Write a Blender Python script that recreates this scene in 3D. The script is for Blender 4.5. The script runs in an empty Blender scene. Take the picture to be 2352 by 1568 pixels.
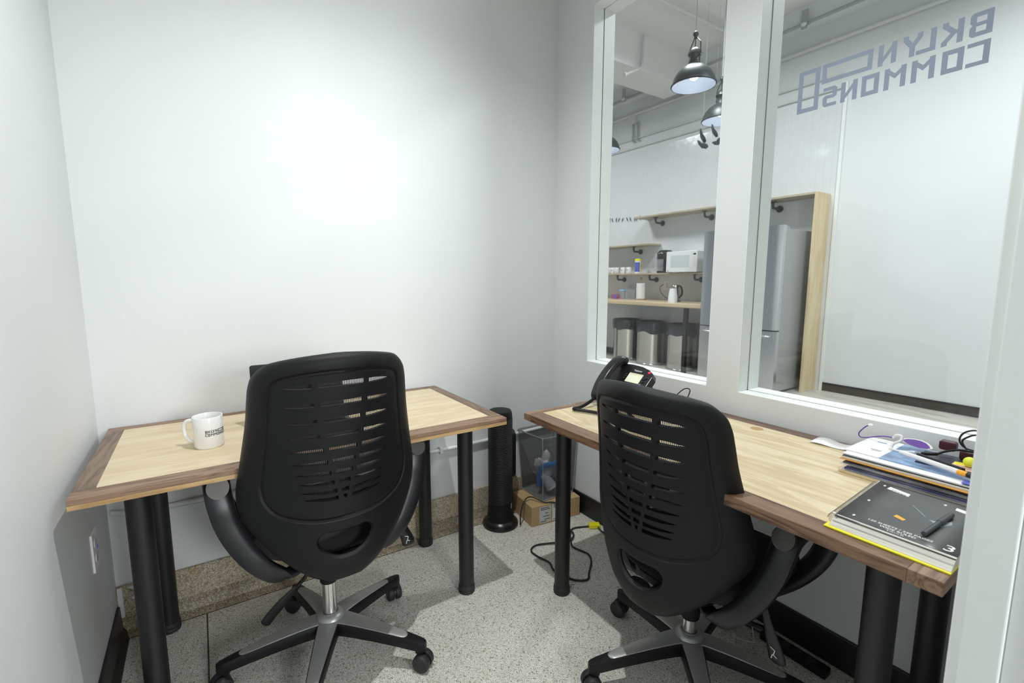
import bpy, bmesh, math, random
from mathutils import Vector, Matrix
from mathutils.geometry import delaunay_2d_cdt
PI = math.pi
random.seed(7)
SC = bpy.context.scene
COL = SC.collection
R = math.radians

# ------------------------------------------------------------------ camera, world, light
cd = bpy.data.cameras.new('camera'); cam = bpy.data.objects.new('camera', cd); COL.objects.link(cam)
yaw, pitch, roll = R(33.5725), R(-7.4404), R(0.0526)
fw = Vector((math.sin(yaw)*math.cos(pitch), math.cos(yaw)*math.cos(pitch), math.sin(pitch)))
rt = fw.cross(Vector((0, 0, 1))).normalized(); up = rt.cross(fw)
r2 = rt*math.cos(roll)+up*math.sin(roll); u2 = -rt*math.sin(roll)+up*math.cos(roll)
M = Matrix((r2, u2, -fw)).transposed().to_4x4(); M.translation = Vector((-1.6588, -2.0637, 1.2547))
cam.matrix_world = M
cd.sensor_width = 36; cd.lens = 1079.09*36/2352; cd.clip_start = .02; cd.clip_end = 60
cd.dof.use_dof = True; cd.dof.focus_distance = 1.7; cd.dof.aperture_fstop = 5.0
SC.camera = cam
SC.view_settings.view_transform = 'Standard'; SC.view_settings.look = 'None'
SC.view_settings.exposure = 0.0; SC.view_settings.gamma = 1.0; SC.view_settings.use_curve_mapping = False

w = bpy.data.worlds.new('world'); SC.world = w; w.use_nodes = True
w.node_tree.nodes['Background'].inputs[0].default_value = (.8, .88, 1, 1)
w.node_tree.nodes['Background'].inputs[1].default_value = .3

def area(name, loc, size, power, color=(1, 1, 1), shape='DISK', sy=None, rot=(0, 0, 0)):
    l = bpy.data.lights.new(name, 'AREA'); l.shape = shape; l.size = size
    if sy: l.size_y = sy
    l.energy = power; l.color = color
    o = bpy.data.objects.new(name, l); o.location = loc; o.rotation_euler = rot; COL.objects.link(o); return o
sl = bpy.data.lights.new('office_downlight', 'SPOT'); sl.energy = 103; sl.color = (.985, 1, .99); sl.spot_size = R(150); sl.spot_blend = 1; sl.shadow_soft_size = .018
so = bpy.data.objects.new('office_downlight', sl); so.location = (-1.1, -1.05, 2.735); COL.objects.link(so)
for lc_, pw_ in (((2.3, .9, 4.1), 50), ((2.5, -1.6, 4.1), 88), ((2.0, 3.9, 4.1), 75)):
    area('kitchen_fill', lc_, .6, pw_, (.93, .97, 1)).data.spread = R(160)  # unseen area fills, added to brighten the kitchen wall and shelves
area('corridor_fill', (-1.0, -4.2, 1.6), .7, 50, (.97, .99, 1), rot=(R(85), 0, 0))  # fill added behind the camera, brightens the office walls through the doorway
area('corridor_top_fill', (-2.2, -3.3, 4.1), .8, 4, (.95, .98, 1))  # weak unseen fill added over the corridor, stands for no modelled fixture

# ------------------------------------------------------------------ materials
MAT = {}
def nn(nt, t, **k):
    n = nt.nodes.new(t)
    for a, b in k.items(): setattr(n, a, b)
    return n
def base(name, color=(.8, .8, .8), rough=.5, metal=0, **k):
    m = bpy.data.materials.new(name); m.use_nodes = True
    b = m.node_tree.nodes['Principled BSDF']
    b.inputs['Base Color'].default_value = (*color, 1); b.inputs['Roughness'].default_value = rough; b.inputs['Metallic'].default_value = metal
    for a, v in k.items(): b.inputs[a.replace('_', ' ')].default_value = v
    MAT[name] = m
    return m, m.node_tree, b
def pm(name, color, rough=.5, metal=0, var=.05, scale=30, bump=0, bscale=200, stretch=None, **k):
    """paint/plastic/metal: noise varies colour and roughness a little, optional bump"""
    m, nt, b = base(name, color, rough, metal, **k)
    tc = nn(nt, 'ShaderNodeTexCoord'); mp = nn(nt, 'ShaderNodeMapping')
    if stretch: mp.inputs['Scale'].default_value = stretch
    nt.links.new(tc.outputs['Object'], mp.inputs[0])
    n = nn(nt, 'ShaderNodeTexNoise'); n.inputs['Scale'].default_value = scale; n.inputs['Detail'].default_value = 4
    nt.links.new(mp.outputs[0], n.inputs[0])
    r = nn(nt, 'ShaderNodeValToRGB')
    c1 = [max(0, c*(1-var)) for c in color]; c2 = [min(1, c*(1+var)) for c in color]
    r.color_ramp.elements[0].color = (*c1, 1); r.color_ramp.elements[1].color = (*c2, 1)
    r.color_ramp.elements[0].position = .3; r.color_ramp.elements[1].position = .7
    nt.links.new(n.outputs['Fac'], r.inputs[0]); nt.links.new(r.outputs[0], b.inputs['Base Color'])
    if bump:
        n2 = nn(nt, 'ShaderNodeTexNoise'); n2.inputs['Scale'].default_value = bscale; nt.links.new(mp.outputs[0], n2.inputs[0])
        bp = nn(nt, 'ShaderNodeBump'); bp.inputs['Strength'].default_value = bump; bp.inputs['Distance'].default_value = .002
        nt.links.new(n2.outputs['Fac'], bp.inputs['Height']); nt.links.new(bp.outputs[0], b.inputs['Normal'])
    return m
def wood(name, cols, axis=0, scale=1.0, rough=.38, fine=.5):
    m, nt, b = base(name, cols[0], rough)
    tc = nn(nt, 'ShaderNodeTexCoord'); mp = nn(nt, 'ShaderNodeMapping')
    s = [9*scale]*3; s[axis] = 1.1*scale
    mp.inputs['Scale'].default_value = s
    nt.links.new(tc.outputs['Object'], mp.inputs[0])
    n = nn(nt, 'ShaderNodeTexNoise'); n.inputs['Scale'].default_value = 2.2; n.inputs['Detail'].default_value = 5; n.inputs['Distortion'].default_value = 1.2
    nt.links.new(mp.outputs[0], n.inputs[0])
    mp2 = nn(nt, 'ShaderNodeMapping'); s2 = [160*scale]*3; s2[axis] = 5*scale; mp2.inputs['Scale'].default_value = s2
    nt.links.new(tc.outputs['Object'], mp2.inputs[0])
    n2 = nn(nt, 'ShaderNodeTexNoise'); n2.inputs['Scale'].default_value = 1.5; n2.inputs['Detail'].default_value = 3
    nt.links.new(mp2.outputs[0], n2.inputs[0])
    wv = nn(nt, 'ShaderNodeMath', operation='MULTIPLY'); wv.inputs[1].default_value = 7.0
    nt.links.new(n.outputs['Fac'], wv.inputs[0])
    fr = nn(nt, 'ShaderNodeMath', operation='PINGPONG'); fr.inputs[1].default_value = 1.0
    nt.links.new(wv.outputs[0], fr.inputs[0])
    mix = nn(nt, 'ShaderNodeMix', data_type='FLOAT'); mix.inputs[0].default_value = fine
    nt.links.new(fr.outputs[0], mix.inputs[2]); nt.links.new(n2.outputs['Fac'], mix.inputs[3])
    r = nn(nt, 'ShaderNodeValToRGB'); r.color_ramp.elements[0].color = (*cols[0], 1); r.color_ramp.elements[1].color = (*cols[-1], 1)
    r.color_ramp.elements[0].position = .2; r.color_ramp.elements[1].position = .85
    if len(cols) == 3:
        e = r.color_ramp.elements.new(.5); e.color = (*cols[1], 1)
    nt.links.new(mix.outputs[0], r.inputs[0]); nt.links.new(r.outputs[0], b.inputs['Base Color'])
    return m
def terrazzo(name, stops, scale=125, grout=(.13, .115, .09), gw=.10, rough=.45, blotch=0, bcol=(.2, .14, .08), seams=None):
    m, nt, b = base(name, (.5, .5, .5), rough)
    tc = nn(nt, 'ShaderNodeTexCoord')
    v = nn(nt, 'ShaderNodeTexVoronoi'); v.inputs['Scale'].default_value = scale
    v2 = nn(nt, 'ShaderNodeTexVoronoi', feature='DISTANCE_TO_EDGE'); v2.inputs['Scale'].default_value = scale
    dn = nn(nt, 'ShaderNodeTexNoise'); dn.inputs['Scale'].default_value = scale*1.3; dn.inputs['Detail'].default_value = 2; nt.links.new(tc.outputs['Object'], dn.inputs[0])
    dm = nn(nt, 'ShaderNodeVectorMath', operation='MULTIPLY_ADD'); dm.inputs[1].default_value = [.9/scale]*3; nt.links.new(dn.outputs['Color'], dm.inputs[0]); nt.links.new(tc.outputs['Object'], dm.inputs[2])
    for a in (v, v2): nt.links.new(dm.outputs[0], a.inputs[0])
    wn = nn(nt, 'ShaderNodeTexWhiteNoise'); nt.links.new(v.outputs['Color'], wn.inputs[0])
    r = nn(nt, 'ShaderNodeValToRGB'); r.color_ramp.interpolation = 'CONSTANT'
    els = r.color_ramp.elements; els[0].position = 0; els[0].color = (*stops[0][1], 1); els[1].position = stops[1][0]; els[1].color = (*stops[1][1], 1)
    for p, c in stops[2:]:
        e = els.new(p); e.color = (*c, 1)
    nt.links.new(wn.outputs['Value'], r.inputs[0])
    mr = nn(nt, 'ShaderNodeMapRange'); mr.inputs[1].default_value = gw*.1; mr.inputs[2].default_value = gw*1.5
    nt.links.new(v2.outputs['Distance'], mr.inputs[0])
    mx = nn(nt, 'ShaderNodeMix', data_type='RGBA'); mx.inputs[6].default_value = (*grout, 1)
    nt.links.new(mr.outputs[0], mx.inputs[0]); nt.links.new(r.outputs[0], mx.inputs[7])
    out = mx.outputs[2]
    # slow variation of tone, as in worn stone
    n = nn(nt, 'ShaderNodeTexNoise'); n.inputs['Scale'].default_value = 9 if blotch else 2.5; n.inputs['Detail'].default_value = 4
    nt.links.new(tc.outputs['Object'], n.inputs[0])
    mr2 = nn(nt, 'ShaderNodeMapRange'); mr2.inputs[1].default_value = .45; mr2.inputs[2].default_value = .7; mr2.inputs[4].default_value = blotch if blotch else .18
    nt.links.new(n.outputs['Fac'], mr2.inputs[0])
    m2 = nn(nt, 'ShaderNodeMix', data_type='RGBA', blend_type='MULTIPLY'); m2.inputs[7].default_value = (*([c*2.2 for c in bcol] if blotch else (.75, .74, .7)), 1)
    nt.links.new(mr2.outputs[0], m2.inputs[0]); nt.links.new(out, m2.inputs[6]); out = m2.outputs[2]
    if seams:
        sp = nn(nt, 'ShaderNodeSeparateXYZ'); nt.links.new(tc.outputs['Object'], sp.inputs[0])
        for ax, val in seams:
            s = nn(nt, 'ShaderNodeMath', operation='SUBTRACT'); s.inputs[1].default_value = val; nt.links.new(sp.outputs[ax], s.inputs[0])
            a = nn(nt, 'ShaderNodeMath', operation='ABSOLUTE'); nt.links.new(s.outputs[0], a.inputs[0])
            l = nn(nt, 'ShaderNodeMath', operation='LESS_THAN'); l.inputs[1].default_value = .0025; nt.links.new(a.outputs[0], l.inputs[0])
            k = nn(nt, 'ShaderNodeMix', data_type='RGBA'); k.inputs[7].default_value = (.05, .045, .04, 1)
            nt.links.new(l.outputs[0], k.inputs[0]); nt.links.new(out, k.inputs[6]); out = k.outputs[2]
    nt.links.new(out, b.inputs['Base Color'])
    bp = nn(nt, 'ShaderNodeBump'); bp.inputs['Strength'].default_value = .25; bp.inputs['Distance'].default_value = .001
    nt.links.new(mr.outputs[0], bp.inputs['Height']); nt.links.new(bp.outputs[0], b.inputs['Normal'])
    return m

pm('wall', (.725, .75, .755), .55, var=.012, scale=3, bump=.15, bscale=120)
pm('wall_side', (.715, .74, .75), .5, var=.012, scale=3, bump=.15, bscale=120)
pm('ceiling', (.8, .8, .79), .7, var=.02)
pm('frame', (.82, .85, .83), .4, var=.015)
pm('black_base', (.012, .012, .013), .35, var=.2)
pm('black_base_kitchen', (.02, .021, .023), .4, var=.2)
terrazzo('terrazzo', [(0, (.94, .94, .90)), (.5, (.88, .88, .84)), (.76, (.78, .77, .71)), (.91, (.56, .52, .43)), (.97, (.32, .26, .18))], seams=[(0, -1.718), (1, -.062)], gw=.13, grout=(.38, .35, .28), scale=215)
terrazzo('terrazzo_base', [(0, (.66, .62, .50)), (.35, (.52, .47, .35)), (.6, (.42, .36, .24)), (.8, (.72, .69, .60)), (.93, (.26, .19, .11))], scale=215, blotch=.6, bcol=(.40, .31, .20), grout=(.30, .25, .17))
terrazzo('terrazzo_cove', [(0, (.50, .44, .32)), (.35, (.38, .32, .21)), (.6, (.30, .24, .15)), (.8, (.50, .46, .36)), (.93, (.20, .15, .09))], scale=215, blotch=.6, bcol=(.38, .29, .18))
wood('maple_x', [(.63, .50, .31), (.67, .55, .36), (.71, .60, .41)], 0, .8, .42, .3)
wood('maple_y', [(.60, .47, .28), (.68, .56, .36), (.74, .63, .44)], 1, .8, .35, .25)
wood('walnut_x', [(.105, .055, .032), (.24, .145, .09), (.33, .215, .14)], 0, 1.5, .42, .55)
wood('walnut_y', [(.075, .038, .022), (.18, .10, .06), (.27, .165, .10)], 1, 1.5, .3, .5)
wood('walnut_light_y', [(.10, .06, .04), (.2, .13, .085), (.27, .18, .12)], 1, 1.5, .42, .55)
wood('edge_light_x', [(.36, .21, .09), (.5, .32, .15), (.60, .41, .21)], 0, 1.5, .4, .5)
wood('plywood', [(.60, .47, .27), (.68, .55, .34), (.73, .61, .40)], 2, .6, .5, .5)
wood('plywood_y', [(.36, .30, .20), (.44, .37, .26), (.50, .43, .31)], 1, .8, .5, .5)
wood('plank_floor', [(.42, .39, .34), (.52, .50, .44), (.60, .58, .52)], 1, .5, .35, .3)
pm('powder_black', (.012, .012, .013), .42, var=.15, scale=60, bump=.12, bscale=600)
pm('plastic_black', (.0045, .0048, .0056), .42, var=.08, scale=30, bump=.25, bscale=1500, Specular_IOR_Level=.30)
pm('plastic_gloss', (.010, .010, .012), .28, var=.1)
pm('arm_plastic', (.008, .0085, .011), .33, var=.08, bump=.1, bscale=900)
pm('fabric_black', (.012, .012, .013), .85, var=.3, scale=400, bump=.5, bscale=900)
pm('silver_paint', (.42, .425, .41), .38, .55, var=.04, scale=200)
pm('plate_bronze', (.07, .066, .06), .4, .5, var=.05)
pm('chrome', (.72, .72, .70), .12, 1, var=.03)
pm('rubber', (.02, .02, .021), .55, var=.2)
pm('ceramic', (.86, .86, .85), .12, var=.01, Coat_Weight=.4)
pm('ink', (.02, .02, .025), .4, var=.1)
pm('vinyl', (.27, .32, .42), .5, var=.02)
pm('cardboard', (.52, .36, .18), .75, var=.06, scale=14, bump=.15, bscale=90)
pm('paper', (.80, .80, .79), .6, var=.02)
pm('paper_grey', (.62, .62, .6), .6, var=.05)
pm('pages', (.66, .64, .57), .7, var=.22, scale=10, stretch=(1, 1, 220))
pm('manila', (.78, .64, .38), .55, var=.05)
pm('orange', (.72, .35, .06), .5, var=.08)
pm('orange_bright', (.95, .42, .02), .5, var=.05)
pm('yellow', (.88, .80, .03), .45, var=.03)
pm('yellow_tag', (.93, .82, .02), .35, var=.1, scale=60)
pm('cover_black', (.055, .058, .058), .33, var=.15, scale=25)
pm('ink_white', (.75, .76, .75), .5, var=.03)
pm('ink_teal', (.30, .36, .36), .4, var=.2)
pm('steel_wire', (.35, .35, .35), .3, .9, var=.1)
pm('white_plastic', (.82, .82, .82), .3, var=.02)
pm('purple', (.13, .04, .33), .5, var=.05)
pm('maroon', (.07, .012, .02), .45, var=.15, bump=.3, bscale=500)
pm('tennis', (.78, .85, .05), .45, var=.04)
pm('pink', (.72, .45, .40), .5, var=.2, scale=60)
pm('magazine', (.22, .33, .52), .35, var=.5, scale=22)
pm('magazine_dark', (.05, .06, .08), .3, var=.6, scale=30)
pm('navy', (.03, .04, .14), .3, var=.4, scale=25)
pm('fridge_side', (.36, .37, .37), .45, .2, var=.03)
pm('lamp_shade', (.035, .042, .043), .4, .3, var=.1)
pm('pipe_dark', (.06, .068, .07), .5, .3, var=.1)
pm('conduit', (.66, .68, .67), .5, var=.03)
pm('conduit_grey', (.35, .38, .38), .5, var=.05)
pm('bag', (.05, .055, .068), .3, var=.3, scale=18, bump=.9, bscale=28)
pm('cloudy', (.6, .62, .68), .35, var=.1, scale=30)
pm('blue_wrap', (.04, .28, .80), .35, var=.15, scale=40)
pm('blue_soft', (.10, .12, .55), .4, var=.3, scale=60)
pm('sky_blue', (.30, .55, .85), .4, var=.05)
pm('red_blue', (.35, .10, .22), .5, var=.9, scale=60)
pm('microwave_window', (.60, .64, .65), .2, var=.05, scale=300)
pm('black_screen', (.008, .008, .012), .45, var=.2)
pm('tan', (.45, .27, .12), .5, var=.1)
pm('counter', (.66, .52, .34), .35, var=.08, scale=8, stretch=(1, .15, 1))
pm('outlet_white', (.85, .85, .84), .3, var=.01)
def emis(name, c, s):
    m, nt, b = base(name, c, .4); b.inputs['Emission Color'].default_value = (*c, 1); b.inputs['Emission Strength'].default_value = s
    n = nn(nt, 'ShaderNodeTexNoise'); n.inputs['Scale'].default_value = 5
    mx = nn(nt, 'ShaderNodeMapRange'); mx.inputs[3].default_value = s*.95; mx.inputs[4].default_value = s*1.05
    nt.links.new(n.outputs['Fac'], mx.inputs[0]); nt.links.new(mx.outputs[0], b.inputs['Emission Strength'])
emis('bulb', (.85, .92, 1), 3); emis('lcd', (.72, .76, .58), .22); emis('led_red', (1, .02, .03), 2.5); emis('ceiling_lens', (1, .98, .94), 1)
pm('shade_inner', (.40, .43, .49), .45, var=.03)

# brushed steel for fridge doors and bins: streaks along z
def brushed(name, col, rough, sc=(140, 140, 1), var=.12):
    m, nt, b = base(name, col, rough, 1.0, Anisotropic=.5)
    tc = nn(nt, 'ShaderNodeTexCoord'); mp = nn(nt, 'ShaderNodeMapping'); mp.inputs['Scale'].default_value = sc
    n = nn(nt, 'ShaderNodeTexNoise'); n.inputs['Scale'].default_value = 2; n.inputs['Detail'].default_value = 3
    nt.links.new(tc.outputs['Object'], mp.inputs[0]); nt.links.new(mp.outputs[0], n.inputs[0])
    r = nn(nt, 'ShaderNodeMapRange'); r.inputs[3].default_value = rough*(1-var*2); r.inputs[4].default_value = rough*(1+var*2)
    nt.links.new(n.outputs['Fac'], r.inputs[0]); nt.links.new(r.outputs[0], b.inputs['Roughness'])
brushed('steel', (.62, .63, .66), .28, (2, 200, 2)); brushed('steel_bin', (.60, .60, .57), .2)

# glazed tiles in vertical running bond, normals wobbling tile by tile
def tiles(name):
    m, nt, b = base(name, (.72, .74, .75), .17, 0)
    tc = nn(nt, 'ShaderNodeTexCoord'); sp = nn(nt, 'ShaderNodeSeparateXYZ'); nt.links.new(tc.outputs['Object'], sp.inputs[0])
    cb = nn(nt, 'ShaderNodeCombineXYZ'); nt.links.new(sp.outputs[2], cb.inputs[0]); nt.links.new(sp.outputs[1], cb.inputs[1])
    br = nn(nt, 'ShaderNodeTexBrick'); nt.links.new(cb.outputs[0], br.inputs[0])
    br.inputs['Color1'].default_value = (.715, .735, .745, 1); br.inputs['Color2'].default_value = (.735, .75, .76, 1); br.inputs['Mortar'].default_value = (.67, .68, .69, 1)
    br.inputs['Scale'].default_value = 1; br.inputs['Mortar Size'].default_value = .0016; br.inputs['Brick Width'].default_value = .155; br.inputs['Row Height'].default_value = .078
    nt.links.new(br.outputs['Color'], b.inputs['Base Color'])
    bp = nn(nt, 'ShaderNodeBump'); bp.inputs['Strength'].default_value = .4; bp.inputs['Distance'].default_value = .002; bp.invert = True
    nt.links.new(br.outputs['Fac'], bp.inputs['Height'])
    n = nn(nt, 'ShaderNodeTexNoise'); n.inputs['Scale'].default_value = 5; nt.links.new(tc.outputs['Object'], n.inputs[0])
    b2 = nn(nt, 'ShaderNodeBump'); b2.inputs['Strength'].default_value = .25; b2.inputs['Distance'].default_value = .02
    nt.links.new(n.outputs['Fac'], b2.inputs['Height']); nt.links.new(bp.outputs[0], b2.inputs['Normal']); nt.links.new(b2.outputs[0], b.inputs['Normal'])
tiles('tile')

def see_through(name, tint, gloss_rough=0.0, ior=1.45, cover=0.0, cover_col=(.5, .5, .5), maxf=1.0, body=0.0, noise=0):
    """thin pane / film: transparent with a fresnel reflection, optionally partly covered by a diffuse body"""
    m = bpy.data.materials.new(name); m.use_nodes = True; nt = m.node_tree; nt.nodes.clear(); MAT[name] = m
    o = nn(nt, 'ShaderNodeOutputMaterial'); t = nn(nt, 'ShaderNodeBsdfTransparent'); t.inputs[0].default_value = (*tint, 1)
    g = nn(nt, 'ShaderNodeBsdfGlossy'); g.inputs['Roughness'].default_value = gloss_rough
    lw = nn(nt, 'ShaderNodeLayerWeight'); lw.inputs[0].default_value = .5
    pw = nn(nt, 'ShaderNodeMath', operation='POWER'); pw.inputs[1].default_value = 5; nt.links.new(lw.outputs['Facing'], pw.inputs[0])
    f = nn(nt, 'ShaderNodeMapRange'); r0 = ((ior-1)/(ior+1))**2; f.inputs[3].default_value = r0; f.inputs[4].default_value = 1; nt.links.new(pw.outputs[0], f.inputs[0])
    mx = nn(nt, 'ShaderNodeMixShader'); nt.links.new(f.outputs[0], mx.inputs[0]); nt.links.new(t.outputs[0], mx.inputs[1]); nt.links.new(g.outputs[0], mx.inputs[2])
    out = mx.outputs[0]
    if cover:
        d = nn(nt, 'ShaderNodeBsdfPrincipled'); d.inputs['Base Color'].default_value = (*cover_col, 1); d.inputs['Roughness'].default_value = .4
        m2 = nn(nt, 'ShaderNodeMixShader'); m2.inputs[0].default_value = cover
        if noise:
            tc = nn(nt, 'ShaderNodeTexCoord'); n = nn(nt, 'ShaderNodeTexNoise'); n.inputs['Scale'].default_value = noise; nt.links.new(tc.outputs['Object'], n.inputs[0])
            mr = nn(nt, 'ShaderNodeMapRange'); mr.inputs[1].default_value = .35; mr.inputs[2].default_value = .65; mr.inputs[3].default_value = cover*.4; mr.inputs[4].default_value = min(1, cover*1.5)
            nt.links.new(n.outputs['Fac'], mr.inputs[0]); nt.links.new(mr.outputs[0], m2.inputs[0])
        nt.links.new(out, m2.inputs[1]); nt.links.new(d.outputs[0], m2.inputs[2]); out = m2.outputs[0]
    nt.links.new(out, o.inputs[0]); return m
see_through('glass', (.965, .98, .975))
see_through('film', (.93, .93, .95), .08, 1.6, .25, (.6, .6, .65), noise=12)
see_through('film_dark', (.8, .8, .85), .08, 1.6, .75, (.03, .035, .09), noise=14)
see_through('clear_plastic', (.93, .95, .97), .05, 1.35, .25, (.75, .78, .82))

def mesh_cloth(name, sx, sz, duty, col, metal=0.0, axes=('x', 'z'), rough=.5):
    """woven or punched mesh: real openings by a regular grid"""
    m, nt, b = base(name, col, rough, metal)
    tc = nn(nt, 'ShaderNodeTexCoord'); src = tc.outputs['UV']
    sp = nn(nt, 'ShaderNodeSeparateXYZ'); nt.links.new(src, sp.inputs[0])
    outs = []
    for ax, s, d in ((0, sx, duty[0]), (1, sz, duty[1])):
        mu = nn(nt, 'ShaderNodeMath', operation='MULTIPLY'); mu.inputs[1].default_value = s; nt.links.new(sp.outputs[ax], mu.inputs[0])
        fr = nn(nt, 'ShaderNodeMath', operation='FRACT'); nt.links.new(mu.outputs[0], fr.inputs[0])
        gt = nn(nt, 'ShaderNodeMath', operation='GREATER_THAN'); gt.inputs[1].default_value = d; nt.links.new(fr.outputs[0], gt.inputs[0]); outs.append(gt)
    an = nn(nt, 'ShaderNodeMath', operation='MULTIPLY'); nt.links.new(outs[0].outputs[0], an.inputs[0]); nt.links.new(outs[1].outputs[0], an.inputs[1])
    t = nn(nt, 'ShaderNodeBsdfTransparent'); mx = nn(nt, 'ShaderNodeMixShader')
    nt.links.new(an.outputs[0], mx.inputs[0]); nt.links.new(b.outputs[0], mx.inputs[1]); nt.links.new(t.outputs[0], mx.inputs[2])
    nt.links.new(mx.outputs[0], nt.nodes['Material Output'].inputs[0])
mesh_cloth('mesh_fabric', 215, 300, (.40, .34), (.05, .05, .052))
mesh_cloth('bin_mesh', 420, 420, (.27, .27), (.16, .16, .165), .6)

# ------------------------------------------------------------------ geometry helpers
class G:
    def __init__(s): s.v = []; s.f = []; s.uv = None
    def add(s, v, f):
        n = len(s.v); s.v += [Vector(p) for p in v]; s.f += [[i+n for i in q] for q in f]; return s
    def box(s, x0, x1, y0, y1, z0, z1, rz=0, c=None):
        v = [Vector((x, y, z)) for x in (x0, x1) for y in (y0, y1) for z in (z0, z1)]
        if rz:
            c = Vector(c) if c else Vector(((x0+x1)/2, (y0+y1)/2, 0)); m = Matrix.Rotation(rz, 3, 'Z'); v = [c+m @ (p-c) for p in v]
        return s.add(v, [(0, 1, 3, 2), (4, 6, 7, 5), (0, 4, 5, 1), (2, 3, 7, 6), (0, 2, 6, 4), (1, 5, 7, 3)])
    def quad(s, a, b, c, d): return s.add([a, b, c, d], [(0, 1, 2, 3)])
    def cyl(s, p0, p1, r0, r1=None, n=24, caps=True):
        r1 = r0 if r1 is None else r1
        return s.tube([p0, p1], [r0, r1], n, caps=caps)
    def tube(s, pts, r, n=12, caps=True, sec=None, upv=None, closed=False, ell=None):
        """sweep a circle (or ellipse ell=(a,b) along side,up) along pts"""
        pts = [Vector(p) for p in pts]; m = len(pts)
        rs = r if isinstance(r, (list, tuple)) else [r]*m
        V = []; prev = None
        for i, p in enumerate(pts):
            if closed: t = pts[(i+1) % m]-pts[(i-1) % m]
            else: t = pts[min(i+1, m-1)]-pts[max(i-1, 0)]
            t.normalize()
            if upv is not None: a = t.cross(Vector(upv))
            elif prev is not None: a = prev - t*prev.dot(t)
            else: a = t.cross(Vector((0, 0, 1)) if abs(t.z) < .9 else Vector((1, 0, 0)))
            if a.length < 1e-6: a = t.orthogonal()
            a.normalize(); b = t.cross(a); prev = a
            ea, eb = ell if ell else (1, 1)
            if ell and isinstance(ell[0], (list, tuple)): ea, eb = ell[0][i], ell[1][i]
            for k in range(n):
                th = 2*PI*k/n; cs, sn = math.cos(th), math.sin(th)
                if sec: cs = math.copysign(abs(cs)**sec, cs); sn = math.copysign(abs(sn)**sec, sn)
                V.append(p + a*cs*rs[i]*ea + b*sn*rs[i]*eb)
        F = []
        for i in range(m if closed else m-1):
            j = (i+1) % m
            for k in range(n):
                F.append((i*n+k, i*n+(k+1) % n, j*n+(k+1) % n, j*n+k))
        if caps and not closed: F.append(tuple(range(n))[::-1]); F.append(tuple((m-1)*n+k for k in range(n)))
        return s.add(V, F)
    def lathe(s, prof, c=(0, 0, 0), n=32, a0=0, a1=2*PI):
        V = []; F = []; m = len(prof); full = abs(a1-a0-2*PI) < 1e-6; nn_ = n if full else n+1
        for k in range(nn_):
            th = a0+(a1-a0)*k/n
            for r, z in prof: V.append((c[0]+r*math.cos(th), c[1]+r*math.sin(th), c[2]+z))
        for k in range(n):
            j = (k+1) % nn_
            for i in range(m-1): F.append((k*m+i, j*m+i, j*m+i+1, k*m+i+1))
        s.add(V, F); return s
    def sphere(s, c, r, n=20, m=12, sc=(1, 1, 1)):
        V = []; F = []
        for i in range(m+1):
            ph = PI*i/m
            for k in range(n): V.append((c[0]+r*sc[0]*math.sin(ph)*math.cos(2*PI*k/n), c[1]+r*sc[1]*math.sin(ph)*math.sin(2*PI*k/n), c[2]+r*sc[2]*math.cos(ph)))
        for i in range(m):
            for k in range(n): F.append((i*n+k, (i+1)*n+k, (i+1)*n+(k+1) % n, i*n+(k+1) % n))
        return s.add(V, F)
    def prism(s, poly, z0, z1, fn=None):
        fn = fn or (lambda x, y, z: (x, y, z)); n = len(poly)
        V = [fn(x, y, z0) for x, y in poly]+[fn(x, y, z1) for x, y in poly]
        return s.add(V, [tuple(range(n))[::-1], tuple(range(n, 2*n))]+[(i, (i+1) % n, n+(i+1) % n, n+i) for i in range(n)])
    def grid(s, fn, nu, nv):
        V = [fn(i/nu, j/nv) for j in range(nv+1) for i in range(nu+1)]
        return s.add(V, [(j*(nu+1)+i, j*(nu+1)+i+1, (j+1)*(nu+1)+i+1, (j+1)*(nu+1)+i) for j in range(nv) for i in range(nu)])
    def build(s, name, mat, parent=None, smooth=False, bevel=0, world=True, fix=True, solid=0, sub=0):
        me = bpy.data.meshes.new(name)
        off = parent.location if (parent is not None and world) else Vector((0, 0, 0))
        p = parent
        if parent is not None and world and parent.parent is not None:
            off = parent.parent.location + parent.location
        me.from_pydata([v-off for v in s.v], [], s.f)
        if s.uv:
            ul = me.uv_layers.new(name='UVMap')
            for l in me.loops: ul.data[l.index].uv = s.uv[l.vertex_index]
        if fix:
            bm = bmesh.new(); bm.from_mesh(me); bmesh.ops.remove_doubles(bm, verts=bm.verts, dist=1e-6) if not s.uv else None
            bmesh.ops.recalc_face_normals(bm, faces=bm.faces); bm.to_mesh(me); bm.free()
        o = bpy.data.objects.new(name, me); COL.objects.link(o)
        mats = mat if isinstance(mat, (list, tuple)) else [mat]
        for k in mats: me.materials.append(MAT[k])
        if smooth:
            for q in me.polygons: q.use_smooth = True
            try: me.set_sharp_from_angle(angle=R(40))
            except Exception: pass
        if bevel:
            b = o.modifiers.new('bevel', 'BEVEL'); b.width = bevel; b.segments = 2; b.limit_method = 'ANGLE'; b.angle_limit = R(40)
        if solid:
            b = o.modifiers.new('solid', 'SOLIDIFY'); b.thickness = solid; b.offset = 0
        if parent is not None: o.parent = parent
        return o
def tag(o, label=None, cat=None, group=None, kind=None):
    if label: o['label'] = label
    if cat: o['category'] = cat
    if group: o['group'] = group
    if kind: o['kind'] = kind
    return o
def thing(name, label, cat, loc=(0, 0, 0), rotz=0, group=None, kind=None):
    o = bpy.data.objects.new(name, None); COL.objects.link(o); o.empty_display_size = .05
    o.location = loc; o.rotation_euler = (0, 0, rotz); return tag(o, label, cat, group, kind)
def struct(o, label=None): tag(o, label, kind='structure'); return o
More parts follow.
